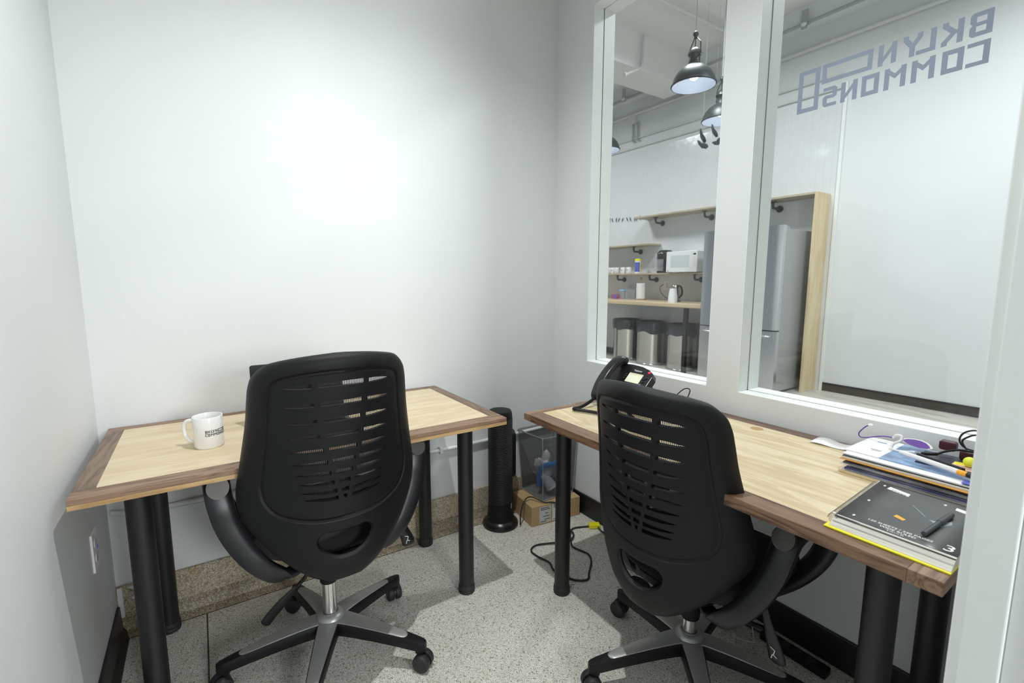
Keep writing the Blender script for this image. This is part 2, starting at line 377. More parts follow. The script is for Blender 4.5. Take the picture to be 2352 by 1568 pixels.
def copy_tree(o, parent=None):
    c = o.copy(); COL.objects.link(c); c.parent = parent
    for ch in list(o.children): copy_tree(ch, c)
    return c
def catmull(P, n=8, closed=False):
    P = [Vector(p) for p in P]; out = []; m = len(P)
    for i in range(m if closed else m-1):
        g = (lambda k: P[k % m]) if closed else (lambda k: P[max(0, min(m-1, k))])
        a, b, c, d = g(i-1), g(i), g(i+1), g(i+2)
        for j in range(n):
            t = j/n; out.append(.5*((2*b)+(c-a)*t+(2*a-5*b+4*c-d)*t*t+(3*b-a-3*c+d)*t**3))
    if not closed: out.append(P[-1])
    return out
def rrect(w_, h_, r, n=5, cx=0, cy=0):
    out = []
    for sx, sy, a in ((1, 1, 0), (-1, 1, 90), (-1, -1, 180), (1, -1, 270)):
        for k in range(n+1):
            t = R(a+90*k/n); out.append((cx+sx*(w_/2-r)+r*math.cos(t), cy+sy*(h_/2-r)+r*math.sin(t)))
    return out
def text_mesh(body, size, align='CENTER', extrude=0.0, bold=0.0):
    c = bpy.data.curves.new('text', 'FONT'); c.body = body; c.size = size; c.align_x = align; c.align_y = 'CENTER'; c.offset = bold; c.resolution_u = 2
    o = bpy.data.objects.new('text', c); COL.objects.link(o); bpy.context.view_layer.update()
    me = bpy.data.meshes.new_from_object(o.evaluated_get(bpy.context.evaluated_depsgraph_get()))
    V = [tuple(v.co) for v in me.vertices]; F = [tuple(p.vertices) for p in me.polygons]
    bpy.data.objects.remove(o); bpy.data.curves.remove(c); bpy.data.meshes.remove(me)
    return V, F

# lettering of the two-row logo: quads in (u, v), v up, cell height 1
def logo_quads():
    t = .21; Q = []
    def q(x, y0, *pts): Q.append([(x+a, y0+b*hh[0]) for a, b in pts])
    hh = [1.0]
    W = .74
    def O_(x, y, w_=W, h=1.0, tt=t):
        hh[0] = 1
        for (a, b, c, d) in ((0, 0, tt, h), (w_-tt, 0, w_, h), (tt, 0, w_-tt, tt), (tt, h-tt, w_-tt, h)):
            Q.append([(x+a, y+b), (x+c, y+b), (x+c, y+d), (x+a, y+d)])
    def P_(x, y, *ps):
        for p in ps: Q.append([(x+a, y+b) for a, b in p])
    def bar(x, y, a, b, c, d): P_(x, y, [(a, b), (c, b), (c, d), (a, d)])
    def B_(x, y):
        bar(x, y, 0, 0, t, 1); bar(x, y, t, 0, W-t, t*.9); bar(x, y, t, 1-t*.9, W-t, 1); bar(x, y, t, .42, W-t, .58)
        P_(x, y, [(W-t, 0), (W-.1, 0), (W, .1), (W, .4), (W-.09, .5), (W-t, .5)], [(W-t, .5), (W-.09, .5), (W, .6), (W, .9), (W-.1, 1), (W-t, 1)])
    def K_(x, y):
        bar(x, y, 0, 0, t, 1); bar(x, y, t, .42, .36, .58); bar(x, y, W-t, .82, W, 1); bar(x, y, W-t, 0, W, .18)
        P_(x, y, [(.26, .58), (.36, .42), (.44, .5), (W, .82), (W-t, .88)], [(.26, .42), (W-t, .12), (W, .18), (.44, .5), (.36, .58)])
    def L_(x, y): bar(x, y, 0, 0, t, 1); bar(x, y, t, 0, W*.95, t*.9)
    def Y_(x, y):
        m = W/2; bar(x, y, 0, .80, t, 1); bar(x, y, W-t, .80, W, 1); bar(x, y, m-t/2, 0, m+t/2, .5)
        P_(x, y, [(0, .80), (m-t/2, .42), (m, .42), (m, .62), (t, .84), (0, .86)], [(W, .80), (W, .86), (W-t, .84), (m, .62), (m, .42), (m+t/2, .42)])
    def N_(x, y): bar(x, y, 0, 0, t, 1); bar(x, y, W-t, 0, W, 1); P_(x, y, [(t*.5, 1), (t*.5, .72), (W-t*.5, 0), (W-t*.5, .28)])
    def C_(x, y): bar(x, y, 0, 0, t, 1); bar(x, y, t, 0, W, t*.85); bar(x, y, t, 1-t*.85, W, 1)
    def M_(x, y, w_=.86):
        bar(x, y, 0, 0, t, 1); bar(x, y, w_-t, 0, w_, 1); P_(x, y, [(t*.5, 1), (t*.5, .76), (w_/2, .46), (w_/2, .70)], [(w_-t*.5, 1), (w_/2, .70), (w_/2, .46), (w_-t*.5, .76)])
    def S_(x, y):
        w_ = W*.9; h_ = t*.85
        P_(x, y, [(0, 1-h_), (w_, 1-h_), (w_, 1), (.12, 1), (0, .88)], [(0, .5), (t, .5), (t, 1-h_), (0, 1-h_)], [(.12, .5-h_/2), (w_, .5-h_/2), (w_, .5), (w_-.12, .5+h_/2), (0, .5+h_/2), (0, .5)], [(w_-t, h_), (w_, h_), (w_, .5), (w_-t, .5)], [(0, 0), (w_-.12, 0), (w_, .12), (w_, h_), (0, h_)])
    # positions in units of the cell height (row gap .23)
    y1, y2 = 1.24, 0
    for fn, x in ((B_, 0), (K_, .93), (L_, 1.86), (Y_, 2.35+.0), (N_, 3.32)): fn(x, y1)
    for fn, x in ((C_, 0), (O_, .83), (M_, 1.80), (M_, 2.86), (O_, 3.93), (N_, 4.85), (S_, 5.78)): fn(x, y2)
    O_(4.28, y1, 2.28, 1.0, .215); O_(6.66, 0, 1.08, 2.24, .235)
    return Q
LOGO_W, LOGO_H = 7.74, 2.24

# ------------------------------------------------------------------ the office shell
XL, YN, HC = -1.978, -1.9, 2.78
def wall_obj(name, boxes, mat, label=None):
    g = G()
    for b in boxes: g.box(*b)
    return struct(g.build(name, mat), label)
wall_obj('wall_back', [(XL-.12, .14, 0, .15, 0, HC)], 'wall')
wall_obj('wall_left', [(XL-.12, XL, YN-.11, 0, 0, HC)], 'wall_side')
# right wall with two window openings
Z0, Z1 = .837, 2.55
W1, W2, W3, W4 = -.268, -.966, -1.094, -1.898
wall_obj('wall_right', [(0, .14, YN-.11, 0, 0, Z0), (0, .14, YN-.11, 0, Z1, HC), (0, .14, W1, 0, Z0, Z1), (0, .14, W3, W2, Z0, Z1), (0, .14, YN-.11, W4, Z0, Z1)], 'wall')
# near wall beside and over the doorway the photo is taken from
XD = -.80
wall_obj('wall_front', [(XD+.02, 0, YN-.11, YN, 0, HC), (XL, XD+.02, YN-.11, YN, 2.35, HC)], 'wall_side')
g = G(); g.box(XD, XD+.02, YN-.054, YN+.0, 0, 2.35); g.box(XD-.012, XD+.0, YN-.054, YN-.014, 0, 2.35); d = g.build('trim_1', 'frame', bevel=.002); struct(d)
g = G(); g.box(XD-.004, XD+.07, YN-.125, YN-.054, 0, 2.35); struct(g.build('trim_2', 'wall', bevel=.003))
struct(G().box(-3.4, 4.4, -4.5, 0.14, -.1, 0).build('floor', 'terrazzo'))
struct(G().box(XL-.12, .14, YN-.11, .15, HC, HC+.12).build('ceiling', 'ceiling'))
# skirtings
g = G(); g.box(-.011, 0, YN, -.012, 0, .1117); struct(g.build('baseboard_right', 'black_base', bevel=.002))
g = G(); g.add([(XL, YN, 0), (XL+.03, YN, 0), (XL+.012, YN, .03), (XL+.009, YN, .11), (XL, YN, .11), (XL, -.03, 0), (XL+.03, -.03, 0), (XL+.012, -.03, .03), (XL+.009, -.03, .11), (XL, -.03, .11)],
      [(0, 1, 2, 3, 4), (9, 8, 7, 6, 5), (0, 5, 6, 1), (1, 6, 7, 2), (2, 7, 8, 3), (3, 8, 9, 4), (4, 9, 5, 0)]); struct(g.build('baseboard_left', 'black_base'))
g = G(); g.box(XL, 0, -.016, 0, .05, .174); bb = struct(g.build('baseboard_back', 'terrazzo_base', bevel=.003))
g = G()
for x0, x1 in ((XL, 0),):
    prof = [(-.0165, .062), (-.02, .04), (-.032, .015), (-.062, .001), (0, 0), (0, .062)]
    V = [(x, y, z) for x in (x0, x1) for y, z in prof]; n = len(prof)
    g.add(V, [tuple(range(n)), tuple(range(n, 2*n))[::-1]]+[(i, n+i, n+(i+1) % n, (i+1) % n) for i in range(n)])
g.build('cove', 'terrazzo_cove', bb, world=False, smooth=False)
# plaster skim remnants in the corner on the stone skirting
g = G(); g.box(XL+.004, XL+.018, -.019, -.015, .06, .172); g.add([(XL+.04, -.018, .125), (XL+.075, -.018, .145), (XL+.078, -.018, .137), (XL+.048, -.018, .118)], [(0, 1, 2, 3)]); g.add([(XL+.03, -.018, .168), (XL+.06, -.018, .172), (XL+.055, -.018, .15), (XL+.045, -.018, .158)], [(0, 1, 2, 3)])
tag(g.build('plaster_smear', 'wall', bb, world=False), 'white plaster smear')
# painted pipe with clips along the back wall
t = thing('wall_pipe', 'white painted pipe clipped low along the back wall', 'pipe', (-1.0, 0, .43))
g = G(); g.tube(catmull([(XL+.01, -.012, .452), (-1.9, -.018, .438), (-1.8, -.016, .436), (-1.2, -.015, .426), (-.53, -.015, .424), (-.02, -.015, .434)], 6), .009, 10); g.build('pipe', 'wall', t, smooth=True)
for x in (-1.63, -.72):
    G().box(x-.008, x+.008, -.026, -.0, .408, .44).build('clip', 'wall', t, bevel=.003)
g = G(); g.box(-1.9, -.02, -.0035, 0, .385, .418); g.build('ledge', 'wall', t)
# socket on the left wall
t = thing('wall_outlet', 'white double wall outlet under the desk on the left wall', 'outlet', (XL, -.265, .447))
G().box(XL, XL+.006, -.30, -.232, .388, .507).build('plate', 'outlet_white', t, bevel=.002)
for z in (.425, .47): G().prism(rrect(.032, .028, .01, 4), 0, .002, lambda x, y, k, z=z: (XL+.006+k, -.266+x, z+y)).build('socket', 'paper_grey', t)
G().box(XL+.0062, XL+.0075, -.25, -.24, .442, .452).build('blue_sticker', 'blue_wrap', t)

# ------------------------------------------------------------------ windows in the right wall
def window(name, ya, yb):
    root = bpy.data.objects.new(name, None); COL.objects.link(root); root.location = (0, (ya+yb)/2, Z0); struct(root)
    g = G()   # inner lining flush with the wall up to the dark gap
    T = .002
    for b in ((0, .062, yb, ya, Z0, Z0+T), (0, .062, ya-T, ya, Z0, Z1), (0, .062, yb, yb+T, Z0, Z1), (0, .062, yb, ya, Z1-T, Z1)): g.box(*b)
    g.build('lining', 'frame', root)
    g = G()
    for b in ((.066, .135, yb, ya, Z0, Z0+.004), (.066, .135, ya-.004, ya, Z0, Z1), (.066, .135, yb, yb+.004, Z0, Z1), (.066, .135, yb, ya, Z1-.004, Z1)): g.box(*b)
    g.build('glazing_bead', 'frame', root)
    g = G()
    for b in ((.061, .067, yb, ya, Z0, Z0+.0012), (.061, .067, ya-.0012, ya, Z0, Z1), (.061, .067, yb, yb+.0012, Z0, Z1)): g.box(*b)
    g.build('gap_line', 'black_base', root)
    g = G(); g.box(.134, .14, yb, ya, Z0, Z1); g.build('pane', 'glass', root)
    return root
win1 = window('window_1', W1, W2); win2 = window('window_2', W3, W4)
# vinyl lettering stuck to the pane, reads right way round from the kitchen side
yB, sc_ = -1.652, .483/LOGO_W
g = G(); zs = .137/LOGO_H
for i_, q in enumerate(logo_quads()): g.add([(.1325-i_*2e-5, yB+u*sc_, 1.829+v*zs) for u, v in q], [tuple(range(len(q)))])
o = g.build('logo_lettering', 'vinyl', win2, fix=False); o['label'] = 'blue-grey vinyl BKLYN COMMONS lettering seen from behind'

# ------------------------------------------------------------------ ceiling fixture of the office
t = thing('ceiling_downlight', 'small round downlight on the office ceiling', 'ceiling light', (-1.1, -1.05, HC))
G().lathe([(.0, 0), (.075, 0), (.075, -.025), (.05, -.03), (.04, -.012), (0, -.012)], (-1.1, -1.05, HC)).build('housing', 'white_plastic', t, smooth=True)
G().cyl((-1.1, -1.05, HC-.012), (-1.1, -1.05, HC-.016), .04).build('lens', 'ceiling_lens', t)

# ------------------------------------------------------------------ desks
def desk_leg(t, x, y, h):
    g = G(); g.cyl((x, y, .02), (x, y, h), .03, n=28); lg = g.build('leg', 'powder_black', t, smooth=True)
    g = G(); g.lathe([(0, 0), (.0325, 0), (.0335, .006), (.0335, .012), (.032, .014), (.0335, .016), (.0335, .024), (.031, .034), (0, .034)], (x, y, 0), 28); g.build('foot_cap', 'rubber', lg, smooth=True)
    G().cyl((x, y, h-.006), (x, y, h), .05, n=24).build('mounting_plate', 'powder_black', lg)
H, TT = .75, .0265
def desk(label, x0, x1, y0, y1, bd, legs, mats, along):
    t = thing('desk', label, 'desk', ((x0+x1)/2, (y0+y1)/2, 0), group='maple desks with walnut borders')
    inl, wa, wb, low = mats
    l, r_, f, b = bd
    gr = None
    o = G().box(x0+l, x1-r_, y0+f, y1-b, H-TT, H).build('tabletop', inl, t)
    lo = H-TT*.55
    for nm, bx, mt in (('border', (x0, x1, y0, y0+f), wa), ('border', (x0, x1, y1-b, y1), wa), ('border', (x0, x0+l, y0+f, y1-b), wb), ('border', (x1-r_, x1, y0+f, y1-b), wb)):
        z0 = H-TT if low is None else lo
        o = G().box(*bx, z0, H).build(nm, mt, t, bevel=.0012)
        if low: G().box(*bx, H-TT, lo).build('lower_edge', low, o)
    for x, y in legs: desk_leg(t, x, y, H-TT)
    return t
dl = desk('maple-topped desk with walnut border along the back wall, mug on it', -1.948, -.740, -.644, -.006, (.046, .046, .056, .045),
     [(-1.837, -.485), (-.833, -.487), (-.835, -.076), (-1.83, -.085)], ('maple_x', 'walnut_x', 'walnut_light_y', 'edge_light_x'), 0)
dr = desk('maple-topped desk with walnut border under the glass windows, telephone on it', -.649, -.006, -1.857, -.626, (.060, .055, .05, .042),
     [(-.515, -.707), (-.515, -1.737), (-.10, -.72), (-.10, -1.73)], ('maple_y', 'walnut_x', 'walnut_y', None), 1)
# cable hole with wooden lining
o = G().lathe([(.019, .0), (.021, .0006), (.0235, .0006), (.0235, 0)], (-.095, -1.228, H), 28).build('cable_hole_ring', 'maple_y', dr, smooth=True)
G().cyl((-.095, -1.228, H+.0002), (-.095, -1.228, H+.0004), .02, n=28).build('cable_hole', 'tan', dr)

# ------------------------------------------------------------------ office chairs
Hb, tau, ob, zb, bow, k2, cc = .635, R(2.6), .266, .434, .011, -.004, 1.9
def bsurf(s, t, d=0):
    f = t/Hb
    t -= .017*max(0, 1-t/.12)
    return Vector((s, -ob-t*math.sin(tau)+bow*4*f*(1-f)+k2*f**3+cc*s*s+d, zb+t*math.cos(tau)))
FR = [0, .03, .08, .15, .22, .3, .4, .55, .7, .82, .90, .96, 1.0]
WW = [.040, .088, .132, .182, .217, .243, .249, .234, .219, .213, .208, .196, .165]
def outline_half():
    pts = catmull([Vector((w_, f*Hb - .032*(w_/.2)**2*min(1, max(0, (f-.7)/.3)), 0)) for f, w_ in zip(FR, WW)], 6)
    top = [Vector((WW[-1]*k, Hb-.032*(WW[-1]*k/.2)**2, 0)) for k in (.85, .7, .55, .4, .25, .1)]
    # round the shoulder between side and top
    p = [(q.x, q.y) for q in pts]+[(q.x, q.y) for q in top]
    for _ in range(3):
        q = list(p)
        for i in range(len(p)-14, len(p)-1): q[i] = ((p[i-1][0]+2*p[i][0]+p[i+1][0])/4, (p[i-1][1]+2*p[i][1]+p[i+1][1])/4)
        p = q
    return p
half = outline_half()
OUT = [(x, y) for x, y in half]+[(0, Hb)]+[(-x, y) for x, y in half[::-1]]
def resample(P, d):
    out = []; n = len(P)
    for i in range(n):
        a, b = Vector(P[i]), Vector(P[(i+1) % n]); L = (b-a).length; k = max(1, round(L/d))
        for j in range(k): q = a+(b-a)*j/k; out.append((q.x, q.y))
    return out
def clean(P, e=.002):
    out = []
    for p in P:
        if not out or math.dist(p, out[-1]) > e: out.append(p)
    if math.dist(out[0], out[-1]) < e: out.pop()
    return out
OUT = clean(resample(OUT, .009), .003)
def inset(P, d):
    n = len(P); out = []
    ar = sum(P[i][0]*P[(i+1) % n][1]-P[(i+1) % n][0]*P[i][1] for i in range(n)); sg = 1 if ar > 0 else -1
    for i in range(n):
        a, b = P[i-1], P[(i+1) % n]; tx, ty = b[0]-a[0], b[1]-a[1]; L = math.hypot(tx, ty)
        out.append((P[i][0]-ty/L*d*sg, P[i][1]+tx/L*d*sg))
    return out
def seg_dist(p, P, closed=True):
    best = 9; n = len(P)
    for i in range(n if closed else n-1):
        ax, ay = P[i]; bx, by = P[(i+1) % n]; dx, dy = bx-ax, by-ay; L = dx*dx+dy*dy
        t = 0 if L == 0 else max(0, min(1, ((p[0]-ax)*dx+(p[1]-ay)*dy)/L))
        d = math.hypot(p[0]-ax-t*dx, p[1]-ay-t*dy)
        if d < best: best = d
    return best
def inside(p, P):
    c = False; n = len(P); j = n-1
    for i in range(n):
        if (P[i][1] > p[1]) != (P[j][1] > p[1]) and p[0] < (P[j][0]-P[i][0])*(p[1]-P[i][1])/(P[j][1]-P[i][1])+P[i][0]: c = not c
        j = i
    return c
gh = [(0, .589), (.055, .587), (.10, .582), (.142, .572), (.163, .553), (.1705, .515), (.173, .47), (.177, .43), (.184, .37), (.191, .32), (.195, .28), (.188, .24), (.165, .208), (.125, .190), (.07, .179), (0, .177)]
GRV = clean([(p.x, p.y) for p in catmull([(x, y, 0) for x, y in gh+[(-x, y) for x, y in gh[-2:0:-1]]], 5, True)], .004)
hd = [(0, .137), (.030, .1375), (.054, .138), (.067, .130), (.072, .116), (.064, .098), (.046, .083), (.022, .0735), (0, .072)]
HND = clean([(p.x, p.y) for p in catmull([(x, y, 0) for x, y in hd+[(-x, y) for x, y in hd[-2:0:-1]]], 4, True)], .003)
SLOTS = []
rows = [(.550, .139, .060, .072), (.500, .140, .055, .067), (.4555, .139, .050, .062), (.414, .135, .0437, .056), (.376, .131, .037, .049), (.343, .125, .030, .041), (.313, .119, .022, .034), (.286, .113, .0149, .0265), (.262, .108, .0102, .0207), (.2425, .104, .0045, .018)]
for i, (t0, a, b, c) in enumerate(rows):
    k = .005*(1-i/4.5); hh_ = .0062 if i else .0066
    arc = lambda s: t0+k*(1-(s/a)**2)
    SLOTS.append([(-b, arc(b)-hh_), (-b*.5, arc(b/2)-hh_), (0, arc(0)-hh_), (b*.5, arc(b/2)-hh_), (b, arc(b)-hh_), (b, arc(b)+hh_), (b*.5, arc(b/2)+hh_), (0, arc(0)+hh_), (-b*.5, arc(b/2)+hh_), (-b, arc(b)+hh_)] if b > .006 else [(-b*.7, arc(0)-hh_*.8), (b*.7, arc(0)-hh_*.8), (b*1.2, arc(0)+hh_), (-b*1.2, arc(0)+hh_)])
    for sg in (1, -1):
        L = [(c+(a-c)*q, arc(c+(a-c)*q)) for q in (0, .25, .5, .75, .92)]
        hs = [hh_, hh_, hh_*.85, hh_*.55, hh_*.22]
        lo_ = [(x*sg, y-h_) for (x, y), h_ in zip(L, hs)]; hi = [(x*sg, y+h_*.9) for (x, y), h_ in zip(L, hs)]
        SLOTS.append(lo_+[(a*sg, arc(a))]+hi[::-1])
def shell():
    loops = [OUT, inset(OUT, .004), inset(OUT, .010), inset(OUT, .018), inset(OUT, .028), inset(GRV, -.007), inset(GRV, -.0035), GRV, inset(GRV, .0035), inset(GRV, .007), HND, inset(HND, -.006), inset(HND, -.012)]+SLOTS
    holes = [HND]+SLOTS
    pts = []; edges = []
    for li, L in enumerate(loops):
        L = [p for p in L]
        n0 = len(pts); pts += L
        if li in (0, 10) or li >= 13: edges += [(n0+i, n0+(i+1) % len(L)) for i in range(len(L))]
    sp = .0125; y = .006
    while y < Hb:
        x = -.25
        while x <= .2501:
            p = (x, y)
            if inside(p, OUT) and seg_dist(p, OUT) > .034 and seg_dist(p, GRV) > .013 and seg_dist(p, HND) > .017 and not inside(p, HND):
                if not (.225 < y < .575) or abs(x) > .15 or min(seg_dist(p, S) for S in SLOTS) > .005: 
                    if not any(inside(p, S) for S in SLOTS): pts.append(p)
            x += sp
        y += sp
    vs, es, fs, *_ = delaunay_2d_cdt([Vector(p) for p in pts], edges, [], 0, 1e-5)
    F = []
    for f in fs:
        c = (sum(vs[i].x for i in f)/3, sum(vs[i].y for i in f)/3)
        if inside(c, OUT) and not any(inside(c, h) for h in holes): F.append(tuple(f))
    dO = [seg_dist((v.x, v.y), OUT) for v in vs]
    Vb = []; Vf = []
    for v, d in zip(vs, dO):
        p = (v.x, v.y); z = 0
        Rr = .028
        if d < Rr: z += .024*(1-math.sqrt(max(0, 1-(1-d/Rr)**2)))
        dg = seg_dist(p, GRV)
        if dg < .007: z += .0045*(1-(dg/.007)**2)
        if inside(p, GRV): z += .0015
        dh = seg_dist(p, HND)
        if dh < .012: z += .009*(1-dh/.012)**2-.003*(1-abs(dh-.008)/.004 if abs(dh-.008) < .004 else 0)
        tail = max(0, 1-v.y/.05)
        Vb.append(bsurf(v.x, v.y, z+tail*.01)); Vf.append(bsurf(v.x, v.y, max(z+.004, .014 if d > Rr else .014+.014*(1-d/Rr))+tail*.01))
    n = len(Vb); g = G(); g.v = Vb+Vf
    used = {}
    for f in F:
        for i in range(3):
            a, b = f[i], f[(i+1) % 3]; used[(a, b)] = 1
    g.f = [list(f) for f in F]+[[i+n for i in f[::-1]] for f in F]+[[b, a, a+n, b+n] for (a, b) in used if (b, a) not in used]
    return g
chair = thing('office_chair', 'black mesh-back swivel chair facing the back wall desk, white mug to its left', 'chair', (-1.368, -.534, 0), R(.9), group='black mesh-back office chairs')
T = chair
def part(g, name, mat, parent=T, **k): return g.build(name, mat, parent, world=False, **k)
back = part(shell(), 'backrest', 'plastic_black', smooth=True)
# stretched mesh in front of the slotted shell, with its rim
g = G(); NU, NV = 28, 36; uv = []
def mesh_pt(a, b):
    t_ = .16+.46*b; i = 0; f = t_/Hb
    w_ = .0
    for k in range(len(FR)-1):
        if FR[k] <= f <= FR[k+1]: q = (f-FR[k])/(FR[k+1]-FR[k]); w_ = WW[k]*(1-q)+WW[k+1]*q
    w_ -= .02
    if b > .93: w_ = min(w_, .19-(b-.93)*.5)
    s = (2*a-1)*w_; tt = t_ - .032*(s/.2)**2*min(1, max(0, (f-.7)/.3))
    uv.append((s, tt)); return bsurf(s, tt, .040-.012*(1-(2*a-1)**2)*(1-b))
g.grid(mesh_pt, NU, NV); g.uv = uv
part(g, 'mesh_panel', 'mesh_fabric', back, smooth=True, fix=False)
g = G(); rim = [bsurf(x, y, .033) for x, y in inset(OUT, .010)]; g.tube(rim, .009, 8, closed=True); part(g, 'front_rim', 'plastic_black', back, smooth=True)
# dark lumbar fabric filling the lower back behind the hand hole
g = G(); g.grid(lambda a, b: bsurf((2*a-1)*(.12+.08*b), .15+.05*b, .035), 12, 10); part(g, 'lumbar_pad', 'fabric_black', back, smooth=True, solid=.012)
# seat
g = G(); NS = 40; rings = []
prof = [(0, .458, .80), (.0, .458, .90), (0, .465, .97), (0, .480, 1.0), (0, .495, .99), (0, .508, .95), (0, .517, .86), (0, .521, .6), (0, .522, .3), (0, .522, .02)]
V = []
for _, z, k in prof:
    for j in range(NS):
        th = 2*PI*j/NS; c_, s_ = math.cos(th), math.sin(th); c_ = math.copysign(abs(c_)**.55, c_); s_ = math.copysign(abs(s_)**.55, s_)
        x = c_*.232*k*(1-.18*max(0, -s_)**2); y = .055+s_*.235*k; V.append((x, y, z+.012*(abs(x)/.245)**2-.02*max(0, (y-.15)/.13)**2*(1 if z > .46 else .5)))
F = [tuple(range(NS))[::-1]]
for i in range(len(prof)-1):
    for j in range(NS): F.append((i*NS+j, i*NS+(j+1) % NS, (i+1)*NS+(j+1) % NS, (i+1)*NS+j))
F.append(tuple((len(prof)-1)*NS+j for j in range(NS))); g.add(V, F)
seat = part(g, 'seat', 'fabric_black', smooth=True)
g = G(); g.prism(rrect(.26, .40, .08), .428, .462, lambda x, y, z: (x, y+.035, z)); part(g, 'seat_pan', 'plastic_black', seat, bevel=.008)
# tilt mechanism and bracket up to the back
g = G(); g.prism(rrect(.16, .20, .03), .365, .43, lambda x, y, z: (x*(1 if z > .4 else .7), .02+y*(1 if z > .4 else .75), z)); g.cyl((0, 0, .272), (0, 0, .37), .027, .036)
mech = part(g, 'tilt_mechanism', 'plastic_black', smooth=True, bevel=.004)
g = G(); g.tube(catmull([(0, -.05, .405), (0, -.13, .412), (0, -.20, .428), (0, -.236, .445), (0, -.246, .47), (0, -.25, .49)], 6), .02, 12, ell=(1.6, .7), upv=(0, 0, 1)); part(g, 'back_bracket', 'plastic_black', mech, smooth=True)
# gas lift
g = G(); g.cyl((0, 0, .10), (0, 0, .285), .0215, n=32); part(g, 'gas_lift', 'chrome', smooth=True)
# armrests: closed loops
for sg in (-1, 1):
    P = [(.10, -.085, .402), (.148, -.110, .408), (.200, -.116, .455), (.240, -.106, .515), (.270, -.092, .585), (.284, -.078, .65), (.288, -.048, .690), (.288, .05, .697), (.288, .15, .694), (.288, .205, .665), (.285, .215, .60), (.262, .195, .52), (.215, .140, .455), (.15, .05, .415), (.10, -.03, .405)]
    C = catmull([(x*sg, y, z) for x, y, z in P], 5)
    n = len(C); wd = [.019+.0145*math.sin(PI*min(1, max(0, i/(n-1))))**.6 for i in range(n)]
    wd = [min(.034, q) for q in wd]
    g = G(); 
    # ribbon-like section: wide along x, thinner in the plane of the loop
    V = []; K = 14
    for i, p in enumerate(C):
        tn = (C[min(i+1, n-1)]-C[max(i-1, 0)]).normalized()
        a = Vector((1, 0, 0)); a = (a-tn*a.dot(tn)).normalized(); b = tn.cross(a)
        for k in range(K):
            th = 2*PI*k/K; c_, s_ = math.cos(th), math.sin(th)
            V.append(p+a*math.copysign(abs(c_)**.7, c_)*wd[i]+b*math.copysign(abs(s_)**.7, s_)*(.013+.004*math.sin(PI*i/(n-1))))
    F = [tuple(range(K))[::-1], tuple((n-1)*K+k for k in range(K))]+[(i*K+k, i*K+(k+1) % K, (i+1)*K+(k+1) % K, (i+1)*K+k) for i in range(n-1) for k in range(K)]
    g.add(V, F); arm = part(g, 'armrest', 'arm_plastic', smooth=True)
    g = G(); x0 = .288*sg
    g.prism([(x*(1-.12*max(0, y/.15)), y) for x, y in rrect(.08, .26, .038, 6)], .700, .716, lambda x, y, z: (x+x0, y+.065, z)); part(g, 'arm_pad', 'plastic_black', arm, bevel=.005)
    # oval metal plate on the outer rear of the loop, just under the pad
    tn = Vector((.05*sg, .35, .9)).normalized(); bx = Vector((1, 0, 0)); bx = (bx-tn*bx.dot(tn)).normalized(); nrm = tn.cross(bx)
    if nrm.y > 0: nrm = -nrm
    ce = Vector((.287*sg, -.070, .693))
    g = G(); D = [ce+bx*.027*math.cos(2*PI*k/24)+tn*.030*math.sin(2*PI*k/24)+nrm*.0165 for k in range(24)]; E_ = [q-nrm*.012 for q in D]
    g.add(D+E_, [tuple(range(24))]+[(i, (i+1) % 24, 24+(i+1) % 24, 24+i) for i in range(24)]); tag(part(g, 'cover_plate', 'plate_bronze', arm, smooth=True), 'dull grey metal plate')
# long lever on the left, paddle lever with a printed mark on the right
g = G(); g.tube([(-.05, -.01, .35), (-.075, -.02, .322), (-.10, -.02, .300)], .006, 8); g.tube(catmull([(-.10, -.02, .302), (-.135, -.022, .272), (-.17, -.022, .242), (-.197, -.022, .214)], 5), [.006+.010*min(1, i/6) for i in range(15)]+[.009], 10, ell=(1.0, .35), upv=(0, 1, 0)); part(g, 'tilt_lever', 'plastic_black', smooth=True)
g = G(); g.tube([(.06, 0, .385), (.20, -.02, .385), (.232, -.02, .392)], .007, 8)
lev = part(g, 'height_lever', 'plastic_black', smooth=True)
g = G(); g.tube(catmull([(.228, -.02, .455), (.238, -.022, .42), (.256, -.022, .37),  (.268, -.022, .335), (.27, -.022, .318)], 4), [.008, .008, .009, .010, .011, .013, .015, .017, .0185, .020, .021, .022, .0225, .023, .022, .020, .015], 12, ell=(1, .35), upv=(0, 1, 0)); part(g, 'paddle', 'plastic_gloss', lev, smooth=True)
g = G()
for a, b in (((-.008, .014), (.004, .010)), ((.004, .010), (.001, -.004)), ((.001, -.004), (.010, -.008)), ((-.001, -.003), (-.004, -.016))):
    dx, dz = b[0]-a[0], b[1]-a[1]; L = math.hypot(dx, dz); nx, nz = -dz/L*.0012, dx/L*.0012
    g.add([(.262+p[0]+k*nx, -.0305, .345+p[1]+k*nz) for p, k in ((a, 1), (b, 1), (b, -1), (a, -1))], [(0, 1, 2, 3)])
part(g, 'printed_mark', 'ink_white', lev)
